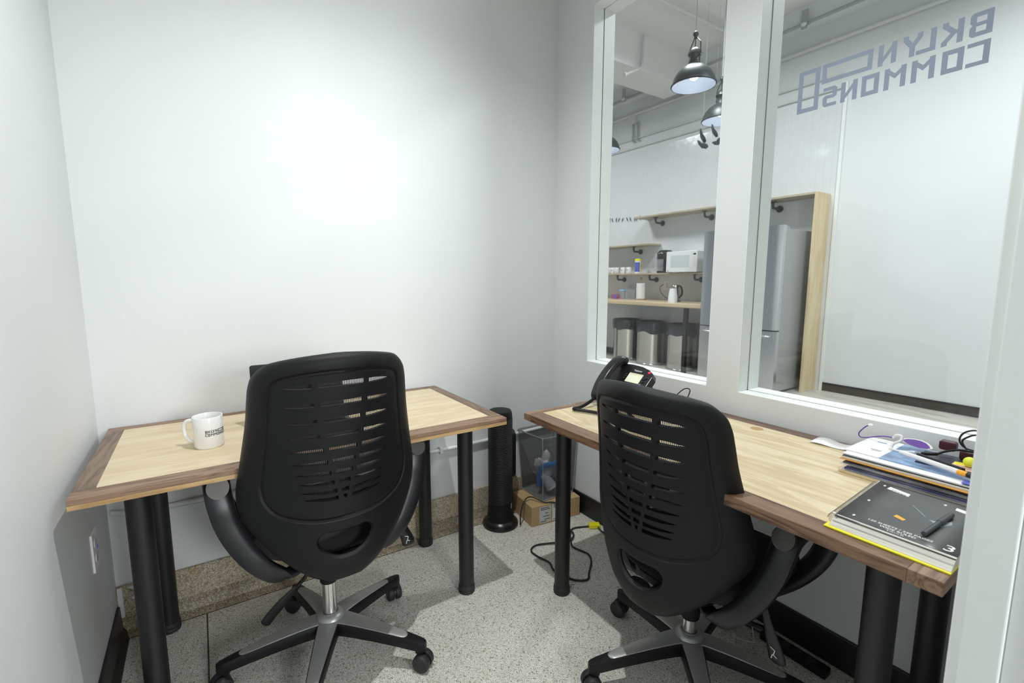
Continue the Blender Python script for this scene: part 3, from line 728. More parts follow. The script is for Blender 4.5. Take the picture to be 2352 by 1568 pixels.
# five-star base
ANG = [29.0, 101.0, 173.0, 245.0, 317.0]
g = G(); g.lathe([(0, .085), (.040, .085), (.046, .095), (.048, .112), (.047, .140), (.042, .154), (.032, .163), (.026, .165), (.0225, .164)], (0, 0, 0), 32); hub = part(g, 'base_hub', 'silver_paint', smooth=True)
def arm_top(r): return .147-.047*((r-.04)/.27)**1.3 if r > .04 else .147
for a in ANG:
    m = Matrix.Rotation(R(a-.9), 3, 'Z')
    V = []; rs = [.03, .06, .1, .15, .2, .25, .285, .305, .322, .33]; K = 10
    for r in rs:
        zt = arm_top(r); hw = .0335-.0155*min(1, (r-.03)/.25) if r < .3 else [.0165, .0135, .007][min(2, int((r-.3)/.012))]
        hgt = .046-.016*(r/.33)
        sec_ = [(-hw, zt-hgt), (-hw*1.06, zt-hgt*.5), (-hw, zt-.006), (-hw*.8, zt), (0, zt+.0015), (hw*.8, zt), (hw, zt-.006), (hw*1.06, zt-hgt*.5), (hw, zt-hgt), (0, zt-hgt*.9)]
        for y, z in sec_: V.append(m @ Vector((r, y, z)))
    n = len(rs); F = [tuple(range(K)), tuple((n-1)*K+k for k in range(K))[::-1]]+[(i*K+k, (i+1)*K+k, (i+1)*K+(k+1) % K, i*K+(k+1) % K) for i in range(n-1) for k in range(K)]
    g = G(); g.add(V, F); g.cyl(m @ Vector((.308, 0, .058)), m @ Vector((.308, 0, .080)), .014)
    ar = part(g, 'base_arm', 'plastic_black', smooth=True)
    V = []; rs = [.035, .06, .1, .15, .2, .24, .255, .263, .268]
    for r in rs:
        zt = arm_top(r)+.002; hw = (.0295-.0155*min(1, (r-.03)/.25))*math.sqrt(max(.05, 1-max(0, (r-.250)/.019)**2))
        for y, z in ((-hw*1.03, zt-.006), (-hw, zt-.001), (-hw*.6, zt+.0012), (hw*.6, zt+.0012), (hw, zt-.001), (hw*1.03, zt-.006)): V.append(m @ Vector((r, y, z)))
    K = 6; n = len(rs); g = G(); g.add(V, [tuple((n-1)*K+k for k in range(K))[::-1], tuple(range(K))]+[(i*K+k, (i+1)*K+k, (i+1)*K+(k+1) % K, i*K+(k+1) % K) for i in range(n-1) for k in range(K)])
    tag(part(g, 'arm_plate', 'silver_paint', ar, smooth=True), 'silver inlay plate')
    # twin-wheel caster
    sw = {29.0: 60, 101.0: 40, 173.0: 20, 245.0: 0, 317.0: -8}[a]
    cx, cy = (m @ Vector((.308, 0, 0))).xy; mm = Matrix.Rotation(R(a+sw), 3, 'Z'); off = mm @ Vector((.012, 0, 0))
    g = G(); g.cyl((cx, cy, .045), (cx, cy, .070), .009)
    c0 = Vector((cx, cy, .0285))+off; ax = mm @ Vector((0, 1, 0))
    hood = []
    g.tube([c0-ax*.012, c0+ax*.012], .0235, 24)
    cs = part(g, 'caster', 'plastic_gloss', smooth=True)
    for s2 in (-1, 1):
        g = G(); g.tube([c0+ax*s2*q for q in (.005, .007, .021, .025, .0275)], [.0275, .0285, .0285, .026, .018], 28); part(g, 'wheel', 'rubber', cs, smooth=True)
chair2 = copy_tree(chair); chair2.location = (-.444, -1.247, 0); chair2.rotation_euler = (0, 0, R(-87.9))
chair2['label'] = 'black mesh-back swivel chair facing the window desk, telephone beyond its backrest'
# its gas lift is let down 65 mm and the back leans a little further
import mathutils
for ch in chair2.children:
    nm = ch.name.split('.')[0]
    if nm in ('base_arm', 'base_hub', 'caster'): continue
    if nm == 'gas_lift': continue
    dz = -.065
    if nm == 'backrest':
        th = .045; c_, s_ = math.cos(th), math.sin(th)
        ch.matrix_local = Matrix.Translation((0, 0, dz)) @ Matrix.Translation((0, 0, .4)) @ Matrix.Rotation(th, 4, 'X') @ Matrix.Translation((0, 0, -.4))
    else: ch.location = (0, 0, dz)

# ------------------------------------------------------------------ things on the left desk
def mug_parts(t, x, y, z, logo=True, s=1.0, ha=PI, detail=True):
    r, h = .0405*s, .0955*s
    body = G().lathe([(0, .003), (r*.80, .003), (r*.82, 0), (r*.9, 0), (r, .006*s), (r, h-.002), (r-.001, h), (r-.003, h), (r-.004, h-.003), (r-.004, .012), (r*.7, .007), (0, .007)], (x, y, z), 48 if detail else 16).build('body', 'ceramic', t, smooth=True)
    ca, sa = math.cos(ha), math.sin(ha)
    P = [(r-.002, h*.80), (r+.012*s, h*.84), (r+.026*s, h*.76), (r+.031*s, h*.55), (r+.027*s, h*.32), (r+.013*s, h*.16), (r-.002, h*.14)]
    C = catmull([(x+a*ca, y+a*sa, z+b) for a, b in P], 6 if detail else 2)
    G().tube(C, .0052*s, 12 if detail else 6, ell=(1, 1.15)).build('handle', 'ceramic', t, smooth=True)
    return body
mug = thing('mug', 'white mug with a black BKLYN COMMONS logo on the back wall desk', 'mug', (-1.664, -.392, H))
ha = R(150)
body = mug_parts(mug, -1.664, -.392, H, ha=ha)
g = G(); s1 = .0625/LOGO_W; a0 = R(258)
for q in logo_quads():
    xs = [p[0] for p in q]
    # tessellate along u so the print hugs the cup
    n = max(1, int((max(xs)-min(xs))/.35))
    P = [Vector((u, v, 0)) for u, v in q]
    g.add([(-1.664+.0408*math.cos(a0+u*s1/.0405), -.392+.0408*math.sin(a0+u*s1/.0405), H+.040+v*s1) for u, v in q], [tuple(range(len(q)))]) if n == 1 else None
    if n > 1:
        bmx = bmesh.new(); vs = [bmx.verts.new(p) for p in P]; bmx.faces.new(vs)
        for k in range(1, n+1):
            cx = min(xs)+(max(xs)-min(xs))*k/(n+1)
            bmesh.ops.bisect_plane(bmx, geom=bmx.verts[:]+bmx.edges[:]+bmx.faces[:], plane_co=(cx, 0, 0), plane_no=(1, 0, 0))
        bmx.verts.ensure_lookup_table(); bmx.verts.index_update()
        g.add([(-1.664+.0408*math.cos(a0+v.co.x*s1/.0405), -.392+.0408*math.sin(a0+v.co.x*s1/.0405), H+.040+v.co.y*s1) for v in bmx.verts], [[v.index for v in f.verts] for f in bmx.faces]); bmx.free()
tag(g.build('logo_print', 'ink', body, fix=False), 'black printed logo').matrix_parent_inverse.identity()

lap = thing('laptop', 'open black laptop on the back wall desk, mostly hidden by the chair', 'laptop', (-1.385, -.33, H))
g = G(); g.prism(rrect(.30, .205, .012), H+.001, H+.014, lambda x, y, z: (-1.385+x, -.405+y, z)); bs = g.build('keyboard_base', 'plastic_gloss', lap, bevel=.001)
ang = R(10)
def lp(x, u, d): return (-1.385+x, -.298+u*math.sin(ang)+d*math.cos(ang), H+.014+u*math.cos(ang)-d*math.sin(ang))
g = G(); g.prism(rrect(.298, .205, .008), -.0025, .0035, lambda x, y, z: lp(x, y+.1025, z)); sc = g.build('screen', 'black_screen', lap)
g = G(); g.prism(rrect(.27, .165, .002), -.0029, -.0027, lambda x, y, z: lp(x, y+.108, z)); g.build('display', 'black_screen', sc)
g = G(); g.tube([(-1.50, -.296, H+.012), (-1.27, -.296, H+.012)], .006, 10); g.build('hinge', 'plastic_gloss', lap, smooth=True)
g = G()
for i in range(14):
    for j in range(5): g.box(-1.52+.0195*i, -1.52+.0195*i+.016, -.34-.019*j-.015, -.34-.019*j, H+.014, H+.0155)
g.build('keys', 'plastic_black', bs)

# ------------------------------------------------------------------ desk telephone on the right desk
ph = thing('desk_phone', 'black desk telephone with a lit display by the far window', 'telephone', (-.21, -.80, H))
# face plane: local a along -y (to the viewer's right), b up the slope
P0 = Vector((-.335, -.795, H+.022)); eb = Vector((math.cos(R(44)), 0, math.sin(R(44)))); ea = Vector((0, -1, 0)); en = Vector((-math.sin(R(44)), 0, math.cos(R(44))))
def fp(a, b, n=0): return P0+ea*a+eb*b+en*n
SH = .010
face = [(-.110, 0), (.080, 0), (.083, .158), (.074, .176), (.048, .190), (.01, .199), (-.04, .202), (-.08, .199), (-.110, .188)]
g = G(); g.add([fp(a, b, 0) for a, b in face]+[fp(a, b, -.032) for a, b in face], [tuple(range(9)), tuple(range(9, 18))[::-1]]+[(i, 9+i, 9+(i+1) % 9, (i+1) % 9) for i in range(9)])
phb = g.build('body', 'plastic_gloss', ph, bevel=.003)
g = G(); g.add([fp(-.08, .02, -.032), fp(.075, .02, -.032), fp(.075, .14, -.032), fp(-.08, .14, -.032), Vector((-.30, -.715, H)), Vector((-.30, -.88, H)), Vector((-.12, -.88, H)), Vector((-.12, -.715, H))], [(0, 1, 2, 3), (7, 6, 5, 4), (0, 4, 5, 1), (1, 5, 6, 2), (2, 6, 7, 3), (3, 7, 4, 0)]); g.build('stand', 'plastic_black', ph, bevel=.003)
g = G(); g.prism(rrect(.070, .045, .002), .0006, .0016, lambda x, y, z: fp(.006+x, .137+y, z)); g.build('display', 'lcd', phb)
g = G(); g.prism(rrect(.066, .004, .001), .0017, .0019, lambda x, y, z: fp(.006+x, .155+y, z)); g.build('display_header', 'manila', phb)
V, F = text_mesh('Polycom', .011, bold=.0002); g = G(); g.add([fp(.004+x, .174+y, .0008) for x, y, z in V], F); g.build('brand_text', 'ink_white', phb, fix=False)
g = G(); g.sphere(fp(-.021, .1745, 0), .0032); g.build('red_mark', 'maroon', phb)
g = G(); g.sphere(fp(.058, .176, .0), .005, sc=(1, 1, .7)); g.build('message_light', 'led_red', phb)
for i, (a, b) in enumerate([(-.012, .112), (.006, .112), (.024, .112), (.042, .112), (.064, .150), (.072, .158), (.066, .138), (-.028, .16), (-.028, .15), (-.028, .14)]):
    g = G(); g.prism(rrect(.013, .0055, .0025, 3), 0, .0035, lambda x, y, z: fp(a-.012+x, b-.011+y, z)); g.build('key', 'rubber', phb)
g = G(); g.prism([(.007*math.cos(2*PI*k/16), .007*math.sin(2*PI*k/16)) for k in range(16)], 0, .004, lambda x, y, z: fp(.052+x, .109+y, z)); g.build('key', 'steel_wire', phb)
g = G(); g.lathe([(.006, .005), (.008, .003), (.0085, .002), (.016, .002), (.018, .004), (.020, 0)], (0, 0, 0), 24); g.v = [fp(.035+v.x, .081+v.y, v.z) for v in g.v]; g.build('navigation_ring', 'rubber', phb, smooth=True)
g = G(); g.prism([(.006*math.cos(2*PI*k/16), .006*math.sin(2*PI*k/16)) for k in range(16)], 0, .004, lambda x, y, z: fp(.035+x, .081+y, z)); g.build('key', 'rubber', phb)
for i in range(3):
    for j in range(4):
        g = G(); g.prism(rrect(.014, .007, .003, 3), 0, .004, lambda x, y, z: fp(-.026+.022*i+x, .073-.017*j+y, z)); g.build('key', 'plastic_black', phb)
        g = G(); g.prism(rrect(.002, .005, .0008, 2), .0041, .0044, lambda x, y, z: fp(-.028+.022*i+x, .073-.017*j+y, z)); g.build('key_digit', 'ink_white', phb)
# handset lying in the cradle along the left side
hs = thing('phone_handset', 'black telephone handset resting in the cradle of the desk telephone', 'handset', tuple(fp(-.088, .0, .03)))
C = catmull([fp(-.088, .005, .012), fp(-.088, .012, .026), fp(-.088, .05, .042), fp(-.088, .105, .048), fp(-.088, .160, .042), fp(-.088, .192, .028), fp(-.088, .200, .012)], 6)
n = len(C); g = G(); V = []; K = 14
for i, p in enumerate(C):
    tn = (C[min(i+1, n-1)]-C[max(i-1, 0)]).normalized(); a = ea.copy(); b = tn.cross(a)
    q = abs(i/(n-1)-.5)*2; hw = .0235+.005*q**2; hh2 = .015+.005*q**2
    for k in range(K):
        th = 2*PI*k/K; c_, s_ = math.cos(th), math.sin(th)
        V.append(p+a*math.copysign(abs(c_)**.6, c_)*hw+b*math.copysign(abs(s_)**.6, s_)*hh2)
g.add(V, [tuple(range(K))[::-1], tuple((n-1)*K+k for k in range(K))]+[(i*K+k, i*K+(k+1) % K, (i+1)*K+(k+1) % K, (i+1)*K+k) for i in range(n-1) for k in range(K)])
hb = g.build('grip', 'plastic_gloss', hs, smooth=True, bevel=.002)
# coiled cord
cord = catmull([(-.345, -.705, .79), (-.385, -.708, .772), (-.435, -.713, .760), (-.470, -.712, .759), (-.478, -.724, .759), (-.470, -.74, .759), (-.452, -.775, .759), (-.43, -.83, .759), (-.41, -.89, .759), (-.385, -.93, .759), (-.36, -.90, .759), (-.345, -.87, .765)], 12)
g = G(); L = 0; hel = []
def arclen(C):
    out = [0]
    for i in range(1, len(C)): out.append(out[-1]+(C[i]-C[i-1]).length)
    return out
AL = arclen(cord); tot = AL[-1]; N = int(tot/.0042*8); j = 0
for k in range(N+1):
    s_ = tot*k/N
    while j < len(AL)-2 and AL[j+1] < s_: j += 1
    p = cord[j].lerp(cord[j+1], (s_-AL[j])/max(1e-9, AL[j+1]-AL[j])); tn = (cord[j+1]-cord[j]).normalized(); a = tn.cross(Vector((0, 0, 1))).normalized(); b = a.cross(tn)
    th = 2*PI*s_/.0042; hel.append(p+a*.0052*math.cos(th)+b*.0052*math.sin(th))
g.tube(hel, .0017, 5); cdo = g.build('coiled_cord', 'plastic_gloss', None, smooth=True); tag(cdo, 'black coiled telephone cord looping on the window desk', 'cord')
g = G(); g.tube(catmull([(-.14, -.885, H+.02), (-.10, -.90, H+.05), (-.07, -.915, H+.075), (-.055, -.93, H+.07), (-.07, -.925, H+.03), (-.10, -.92, H+.006), (-.095, -1.0, H+.004), (-.08, -1.06, H+.004)], 8), .0022, 8)
tag(g.build('phone_cable', 'plastic_gloss', None, smooth=True), 'thin black cable looping behind the desk telephone', 'cable')

# ------------------------------------------------------------------ papers and clutter at the near end of the right desk
def sheet_box(name, mat, x0, x1, y0, y1, z0, z1, label, cat, rz=0, group=None, bevel=0, c=None):
    g = G(); g.box(x0, x1, y0, y1, z0, z1, R(rz)); return tag(g.build(name, mat, None, bevel=bevel), label, cat, group)
Y1 = -1.86
# receipt
g = G(); g.grid(lambda a, b: (-.095+.062*b+.010*a, -1.395-.105*a, H+.003+.004*math.sin(a*7)*(.4+.6*b)+.003*b), 14, 4)
tag(g.build('receipt', 'paper', None, smooth=True, solid=.0004), 'curled white paper receipt beside the pile of papers', 'receipt')
sheet_box('folder', 'manila', -.272, -.03, Y1+.01, -1.548, H+.0005, H+.0075, 'cream manila folder, bottommost of the pile on the desk', 'folder', -1.0, bevel=.001)
def packet(name, mats, x0, x1, y0, y1, z0, z1, label, cat):
    t = thing(name, label, cat, ((x0+x1)/2, (y0+y1)/2, z0))
    def top(a, b):
        e = min(a, 1-a, b, 1-b); return (x0+(x1-x0)*a, y0+(y1-y0)*b, z0+.001+(z1-z0-.001)*min(1, e*9)**.6+.0012*math.sin(a*37+b*23)*min(1, e*12))
    g = G(); g.grid(top, 24, 30); n = len(g.v); g.grid(lambda a, b: (x0+(x1-x0)*a, y0+(y1-y0)*b, z0), 24, 30); g.build('wrap', mats[0], t, smooth=True)
    G().box(x0+.006, x1-.006, y0+.006, y1-.006, z0+.002, z0+(z1-z0)*.55).build('contents', mats[1], t)
    return t
packet('plastic_packet', ('film', 'navy'), -.272, -.035, Y1+.012, -1.552, H+.0085, H+.0205, 'clear plastic wrapped blue packet just above the cream folder', 'packet')
packet('plastic_packet', ('film', 'magazine_dark'), -.266, -.03, Y1+.012, -1.546, H+.0215, H+.0325, 'clear plastic wrapped dark packet just under the orange folder', 'packet')
sheet_box('envelope', 'orange', -.262, -.03, Y1+.012, -1.545, H+.0335, H+.0358, 'orange-brown envelope in the middle of the paper pile', 'envelope', -.5)
sheet_box('magazine', 'pages', -.256, -.028, Y1+.014, -1.546, H+.0362, H+.0405, 'grey-paged magazine lying on the orange-brown envelope', 'magazine', .4)
sheet_box('document_folder', 'black_base', -.252, -.026, Y1+.013, -1.545, H+.0408, H+.0422, 'thin black document folder high in the paper pile', 'folder', .8)
sheet_box('booklet', 'paper', -.246, -.026, Y1+.013, -1.544, H+.0425, H+.0455, 'white booklet under the brochure on the paper pile', 'booklet', -.5)
br = thing('brochure', 'white brochure with a blue picture half, topmost of the paper pile', 'brochure', (-.13, -1.69, H+.046))
G().box(-.215, -.036, -1.614, -1.536, H+.0458, H+.0478).build('cover', 'paper', br)
G().box(-.215, -.036, Y1+.02, -1.614, H+.0458, H+.0478).build('picture_half', 'magazine', br)
for a in ((-.075, -.067, -1.585, -1.563), (-.155, -.152, -1.60, -1.575), (-.163, -.161, -1.598, -1.58)): G().box(a[0], a[1], a[2], a[3], H+.0479, H+.0481).build('print', 'magazine' if a[0] > -.1 else 'ink', br)
sheet_box('glossy_magazine', 'magazine_dark', -.165, -.045, Y1+.022, -1.67, H+.0485, H+.0505, 'dark glossy magazine on the blue brochure', 'magazine', 6)
sheet_box('business_card', 'blue_soft', -.245, -.215, -1.83, -1.78, H+.0485, H+.0492, 'blue card sticking out of the pile edge near the stylus', 'card', 2)
# stylus-like white tube and a glossy dark pen
g = G(); g.tube([(-.165, -1.641, H+.062), (-.168, -1.65, H+.062), (-.205, -1.765, H+.060)], [.003, .0062, .0065], 14); t = thing('white_marker', 'white tube marker with an orange end lying on the magazines', 'marker', (-.185, -1.70, H+.055))
g.build('barrel', 'white_plastic', t, smooth=True); g = G(); g.tube([(-.205, -1.765, H+.060), (-.210, -1.782, H+.060)], .0066, 14); g.build('end_band', 'orange_bright', t, smooth=True)
g = G(); g.tube([(-.210, -1.782, H+.060), (-.214, -1.795, H+.060)], .0064, 14); g.build('end_cap', 'black_base', t, smooth=True)
g = G(); g.tube([(-.140, -1.672, H+.058), (-.175, -1.768, H+.058)], .0055, 14); tag(g.build('glossy_pen', 'plastic_gloss', None, smooth=True), 'glossy black pen behind the white marker', 'pen')
# purple cord with a white end, leaf-shaped purple card, white plastic loop
g = G(); C = catmull([(-.06, -1.533, .836), (-.06, -1.523, .826), (-.06, -1.512, .807), (-.06, -1.517, .797), (-.06, -1.533, .7995), (-.06, -1.561, .811), (-.062, -1.579, .816), (-.065, -1.60, .818)], 6)
t = thing('purple_cord', 'purple cord with a white bead end curling up from the pile', 'cord', (-.06, -1.56, .80)); g.tube(C, .0016, 8); g.build('cord', 'purple', t, smooth=True)
g = G(); g.sphere((-.06, -1.539, .838), .0062, sc=(.8, 1.2, .8)); g.build('bead', 'white_plastic', t, smooth=True)
lf = [(-.1, 0), (-.07, .45), (-.02, .75), (.03, .85), (.07, .7), (.1, .3), (.11, 0), (.09, -.3), (.04, -.55), (-.03, -.5), (-.07, -.3)]
t = thing('tag_card', 'purple leaf-shaped card tag with a white edge on the pile', 'tag', (-.07, -1.65, .80))
def leaf(k, n): return [Vector((-.075+.012*q[1]*k-.004*n, -1.648-.30*q[0]*k, .818+.0115*q[1]*k-.045*(q[0])*.6)) for q in lf]
for k, nm, mt, n in ((1.12, 'backing', 'white_plastic', 0), (.95, 'face', 'purple', .35)):
    g = G(); A = leaf(k, n); B = [p+Vector((.0012, 0, -.0006)) for p in A]; m = len(A); g.add(A+B, [tuple(range(m)), tuple(range(m, 2*m))[::-1]]+[(i, (i+1) % m, m+(i+1) % m, m+i) for i in range(m)]); g.build(nm, mt, t)
g = G(); C = catmull([(-.085, -1.602, .824), (-.10, -1.612, .836), (-.10, -1.624, .836), (-.105, -1.624, .825), (-.11, -1.612, .815), (-.115, -1.609, .806), (-.12, -1.613, .801), (-.12, -1.627, .8), (-.115, -1.645, .802), (-.11, -1.662, .805)], 6)
g.tube(C, [.0035]*len(C), 10); tag(g.build('white_strap', 'white_plastic', None, smooth=True), 'white plastic strap looped upright on the brochure', 'strap')
# maroon pouch, cable coil, connectors
g = G(); g.prism(rrect(.034, .024, .006, 4), -.012, .012, lambda x, y, z: (-.048+z, -1.708+x, .826+y)); tag(g.build('maroon_pouch', 'maroon', None, bevel=.003), 'small maroon box standing upright behind the pile', 'box')
g = G(); g.prism(rrect(.036, .022, .005, 4), -.012, .012, lambda x, y, z: (-.055+z, -1.752+x, .812+y)); tag(g.build('maroon_pouch', 'maroon', None, bevel=.003), 'dark maroon box lying under the black cable coil', 'box')
g = G(); g.tube([(-.115, -1.672, .807), (-.112, -1.686, .809), (-.10, -1.70, .811)], .0042, 10); t = thing('black_cable', 'thick black cable with a metal plug crossing the pile', 'cable', (-.09, -1.70, .80)); g.build('plug', 'plastic_black', t, smooth=True)
g = G(); g.tube([(-.118, -1.660, .806), (-.115, -1.672, .807)], .0032, 10); g.build('plug_tip', 'chrome', t, smooth=True)
g = G(); g.tube(catmull([(-.10, -1.70, .811), (-.085, -1.715, .820), (-.075, -1.74, .828), (-.07, -1.79, .83)], 6), .003, 8); g.build('cord', 'plastic_black', t, smooth=True)
g = G(); C = catmull([(-.05, -1.79, .868), (-.05, -1.761, .879), (-.05, -1.746, .876), (-.05, -1.733, .865), (-.05, -1.728, .849), (-.05, -1.733, .836), (-.05, -1.744, .829), (-.05, -1.775, .828), (-.055, -1.80, .84), (-.052, -1.79, .868), (-.056, -1.761, .870), (-.056, -1.744, .860), (-.056, -1.735, .845), (-.06, -1.75, .822)], 6)
g.tube(C, .0022, 8); tag(g.build('cable_coil', 'plastic_gloss', None, smooth=True), 'coil of thin black cable standing up against the window sill wall', 'cable')
g = G(); g.sphere((-.12, -1.766, .815), .0125, 24, 16); tag(g.build('yellow_ball', 'tennis', None, smooth=True), 'small bright yellow-green ball on top of the pile', 'ball')
g = G(); g.prism([(-.16, -1.735), (-.10, -1.735), (-.075, -1.80), (-.15, -1.80)], H+.0512, H+.0522); t = tag(g.build('sticker_sheet', 'pink', None), 'pink and yellow paper scrap under the yellow ball', 'paper')
G().prism([(-.125, -1.738), (-.10, -1.735), (-.075, -1.80), (-.1, -1.80)], H+.0523, H+.0527).build('yellow_area', 'yellow', t)

# spiral notebooks
nb = thing('spiral_notebook', 'black-covered spiral notebook on the desk edge, pen on its cover', 'notebook', (-.45, -1.75, H+.004))
ZN = H+.0215
g = G(); g.add([(-.608, -1.8555, H+.004), (-.585, -1.8555, ZN), (-.312, -1.8555, ZN), (-.312, -1.8555, H+.004), (-.606, -1.664, H+.004), (-.583, -1.664, ZN), (-.312, -1.650, ZN), (-.312, -1.650, H+.004)],
    [(0, 1, 2, 3), (7, 6, 5, 4), (0, 4, 5, 1), (1, 5, 6, 2), (2, 6, 7, 3), (3, 7, 4, 0)]); g.build('pages', 'pages', nb)
g = G(); g.grid(lambda a, b: (-.589+.277*a, -1.8555+(.1895+.013*a)*b, ZN+.0012-.003*max(0, (.10-a)/.10)**2), 20, 4); g.build('cover', 'cover_black', nb, smooth=True, solid=.0008)
g = G(); g.add([(-.5960, -1.8557, H+.0125), (-.5945, -1.8557, H+.0137), (-.5945, -1.666, H+.0137), (-.5960, -1.666, H+.0125)], [(0, 1, 2, 3)]); g.v = [v+Vector((-.0022, 0, .0)) for v in g.v]; g.build('divider_edge', 'conduit_grey', nb)
g = G(); C = []
for k in range(0, 38*10+1):
    th = 2*PI*k/10; a = k/380; C.append((-.594+.272*a, -1.664+.014*a+.0085*math.cos(th), H+.0135+.0115*math.sin(th)))
g.tube(C, .0006, 4); g.build('spiral_wire', 'steel_wire', nb)
ZT = ZN+.0019
def nbp(x, y, z=None): return (x, y, ZT if z is None else z)
def patch(name, pts, mat, dz=0): g = G(); g.add([nbp(x, y, ZT+dz) for x, y in pts], [tuple(range(len(pts)))]); return g.build(name, mat, nb)
patch('title_label', [(-.353, -1.679), (-.335, -1.680), (-.346, -1.721), (-.365, -1.722)], 'paper')
patch('corner_label', [(-.359, -1.800), (-.343, -1.799), (-.352, -1.838), (-.368, -1.838)], 'paper')
for sx in range(9): patch('label_print', [(-.3535-.0013*sx+.002*(sx % 2), -1.688-.0033*sx), (-.349-.0013*sx, -1.6885-.0033*sx), (-.349-.0013*sx, -1.6905-.0033*sx), (-.3535-.0013*sx+.002*(sx % 2), -1.690-.0033*sx)], 'ink' if sx else 'maroon', .0002)
patch('orange_sticker', [(-.498, -1.737), (-.485, -1.739), (-.495, -1.757), (-.505, -1.755)], 'orange_bright')
for body_, size, x, y in (('120 SHEETS / 240 PAGES', .0098, -.5555, -1.764), ('WIDE RULED', .0098, -.5665, -1.765), ('8 1/2 x 11 IN', .0048, -.5745, -1.764), ('3', .037, -.560, -1.840)):
    V, F = text_mesh(body_, size, bold=.0002); g = G(); g.add([nbp(x+yy, y-xx, ZT-.003*max(0, (-.561-x-yy)/.028)**2+.0001) for xx, yy, z in V], F); g.build('cover_print', 'ink_white', nb, fix=False)
for c_ in ((-.338, -1.670), (-.457, -1.680), (-.560, -1.690), (-.346, -1.781)):
    g = G(); g.prism([(c_[0]+.0045*math.cos(q*PI/4), c_[1]+.0025*math.sin(q*PI/4)) for q in range(8)], ZT-.0004, ZT); g.build('worn_spot', 'ink_white', nb)
patch('teal_print', [(-.457, -1.782), (-.452, -1.795), (-.430, -1.812), (-.444, -1.816), (-.477, -1.806), (-.468, -1.796)], 'ink_teal')
patch('scratch', [(-.405, -1.741), (-.4045, -1.7425), (-.447, -1.7755), (-.4475, -1.774)], 'ink_teal')
nb2 = thing('yellow_notebook', 'thin yellow-covered notebook under the black spiral notebook', 'notebook', (-.46, -1.76, H))
G().box(-.6135, -.316, -1.8565, -1.657, H+.0003, H+.0035).build('cover', 'yellow', nb2, bevel=.0008)
pen = thing('felt_pen', 'dark grey felt pen lying on the black notebook cover', 'pen', (-.47, -1.80, ZT))
g = G(); g.tube([(-.545, -1.799, ZT+.0050), (-.470, -1.802, ZT+.0052)], [.0046, .0050], 12); g.build('barrel', 'pipe_dark', pen, smooth=True)
g = G(); g.tube([(-.470, -1.802, ZT+.0055), (-.408, -1.805, ZT+.0055), (-.402, -1.805, ZT+.0055)], [.0055, .0053, .004], 12); g.build('cap', 'pipe_dark', pen, smooth=True)

# ------------------------------------------------------------------ floor level: tower heater, box, wire bin, cables
hx, hy = -.437, -.115
ht = thing('tower_heater', 'black ribbed tower heater standing in the corner between the desks', 'heater', (hx, hy, 0))
g = G(); g.lathe([(0, 0), (.092, 0), (.094, .006), (.092, .018), (.080, .030), (.072, .036)], (hx, hy, 0), 40); g.v = [Vector((hx+(v.x-hx)*.98, hy+(v.y-hy)*1.0, v.z)) for v in g.v]; g.build('base', 'plastic_gloss', ht, smooth=True)
g = G(); g.lathe([(.071, .030), (.071, .038), (.066, .06), (.0635, .11), (.062, .13), (.062, .57), (.060, .595), (.054, .607), (0, .61)], (hx, hy, 0), 40); g.build('housing', 'plastic_black', ht, smooth=True)
g = G()
for k in range(58):
    z = .135+k*.0075
    g.tube([(hx+.0625*math.cos(R(a)), hy+.0625*math.sin(R(a)), z+.004*math.sin(R(a-270))) for a in range(180, 325, 12)], .0013, 5)
g.build('grille', 'rubber', ht)
g = G(); g.prism(rrect(.07, .26, .034, 6), -.012, .022, lambda x, y, z: (hx+.062+z*.6, hy+x, .37+y)); g.build('carry_handle', 'plastic_black', ht, bevel=.004)
g = G(); g.add([(hx+.0635*math.cos(R(a)), hy+.0635*math.sin(R(a)), z) for a in (292, 302) for z in (.10, .128)], [(0, 1, 3, 2)]); g.v = [Vector((hx+(v.x-hx)*1.03, hy+(v.y-hy)*1.03, v.z)) for v in g.v]; g.build('rating_label', 'conduit_grey', ht)
# box
bx = thing('cardboard_box', 'flat brown cardboard box on the floor with a wire bin on it', 'box', (-.165, -.13, 0))
m = Matrix.Rotation(R(-6.7), 3, 'Z')
def bp_(x, y, z): v = m @ Vector((x, y, 0)); return (-.324+v.x, -.236+v.y, z)
g = G(); g.add([bp_(x, y, z) for x in (0, .296) for y in (0, .212) for z in (0.001, .105)], [(0, 1, 3, 2), (4, 6, 7, 5), (0, 4, 5, 1), (2, 3, 7, 6), (0, 2, 6, 4), (1, 5, 7, 3)]); g.build('carton', 'cardboard', bx, bevel=.002)
g = G(); g.add([bp_(.0, .104, .1056), bp_(.296, .104, .1056), bp_(.296, .109, .1056), bp_(.0, .109, .1056)], [(0, 1, 2, 3)]); g.build('flap_seam', 'tan', bx)
for a, b, mt in ((.045, .115, 'paper_grey'), (.122, .19, 'paper')):
    g = G(); g.add([bp_(a, -.0008, .008), bp_(b, -.0008, .008), bp_(b, -.0008, .098), bp_(a, -.0008, .098)], [(0, 1, 2, 3)]); lb = g.build('shipping_label', mt, bx)
    g = G()
    for zz, w0, w1 in ((.088, .1, .8), (.079, .1, .9), (.058, .5, .75), (.042, .3, .85), (.025, .4, .9), (.015, .1, .6)):
        g.add([bp_(a+(b-a)*w0, -.0014, zz), bp_(a+(b-a)*w1, -.0014, zz), bp_(a+(b-a)*w1, -.0014, zz+.003), bp_(a+(b-a)*w0, -.0014, zz+.003)], [(0, 1, 2, 3)])
    g.build('label_lines', 'ink', lb)
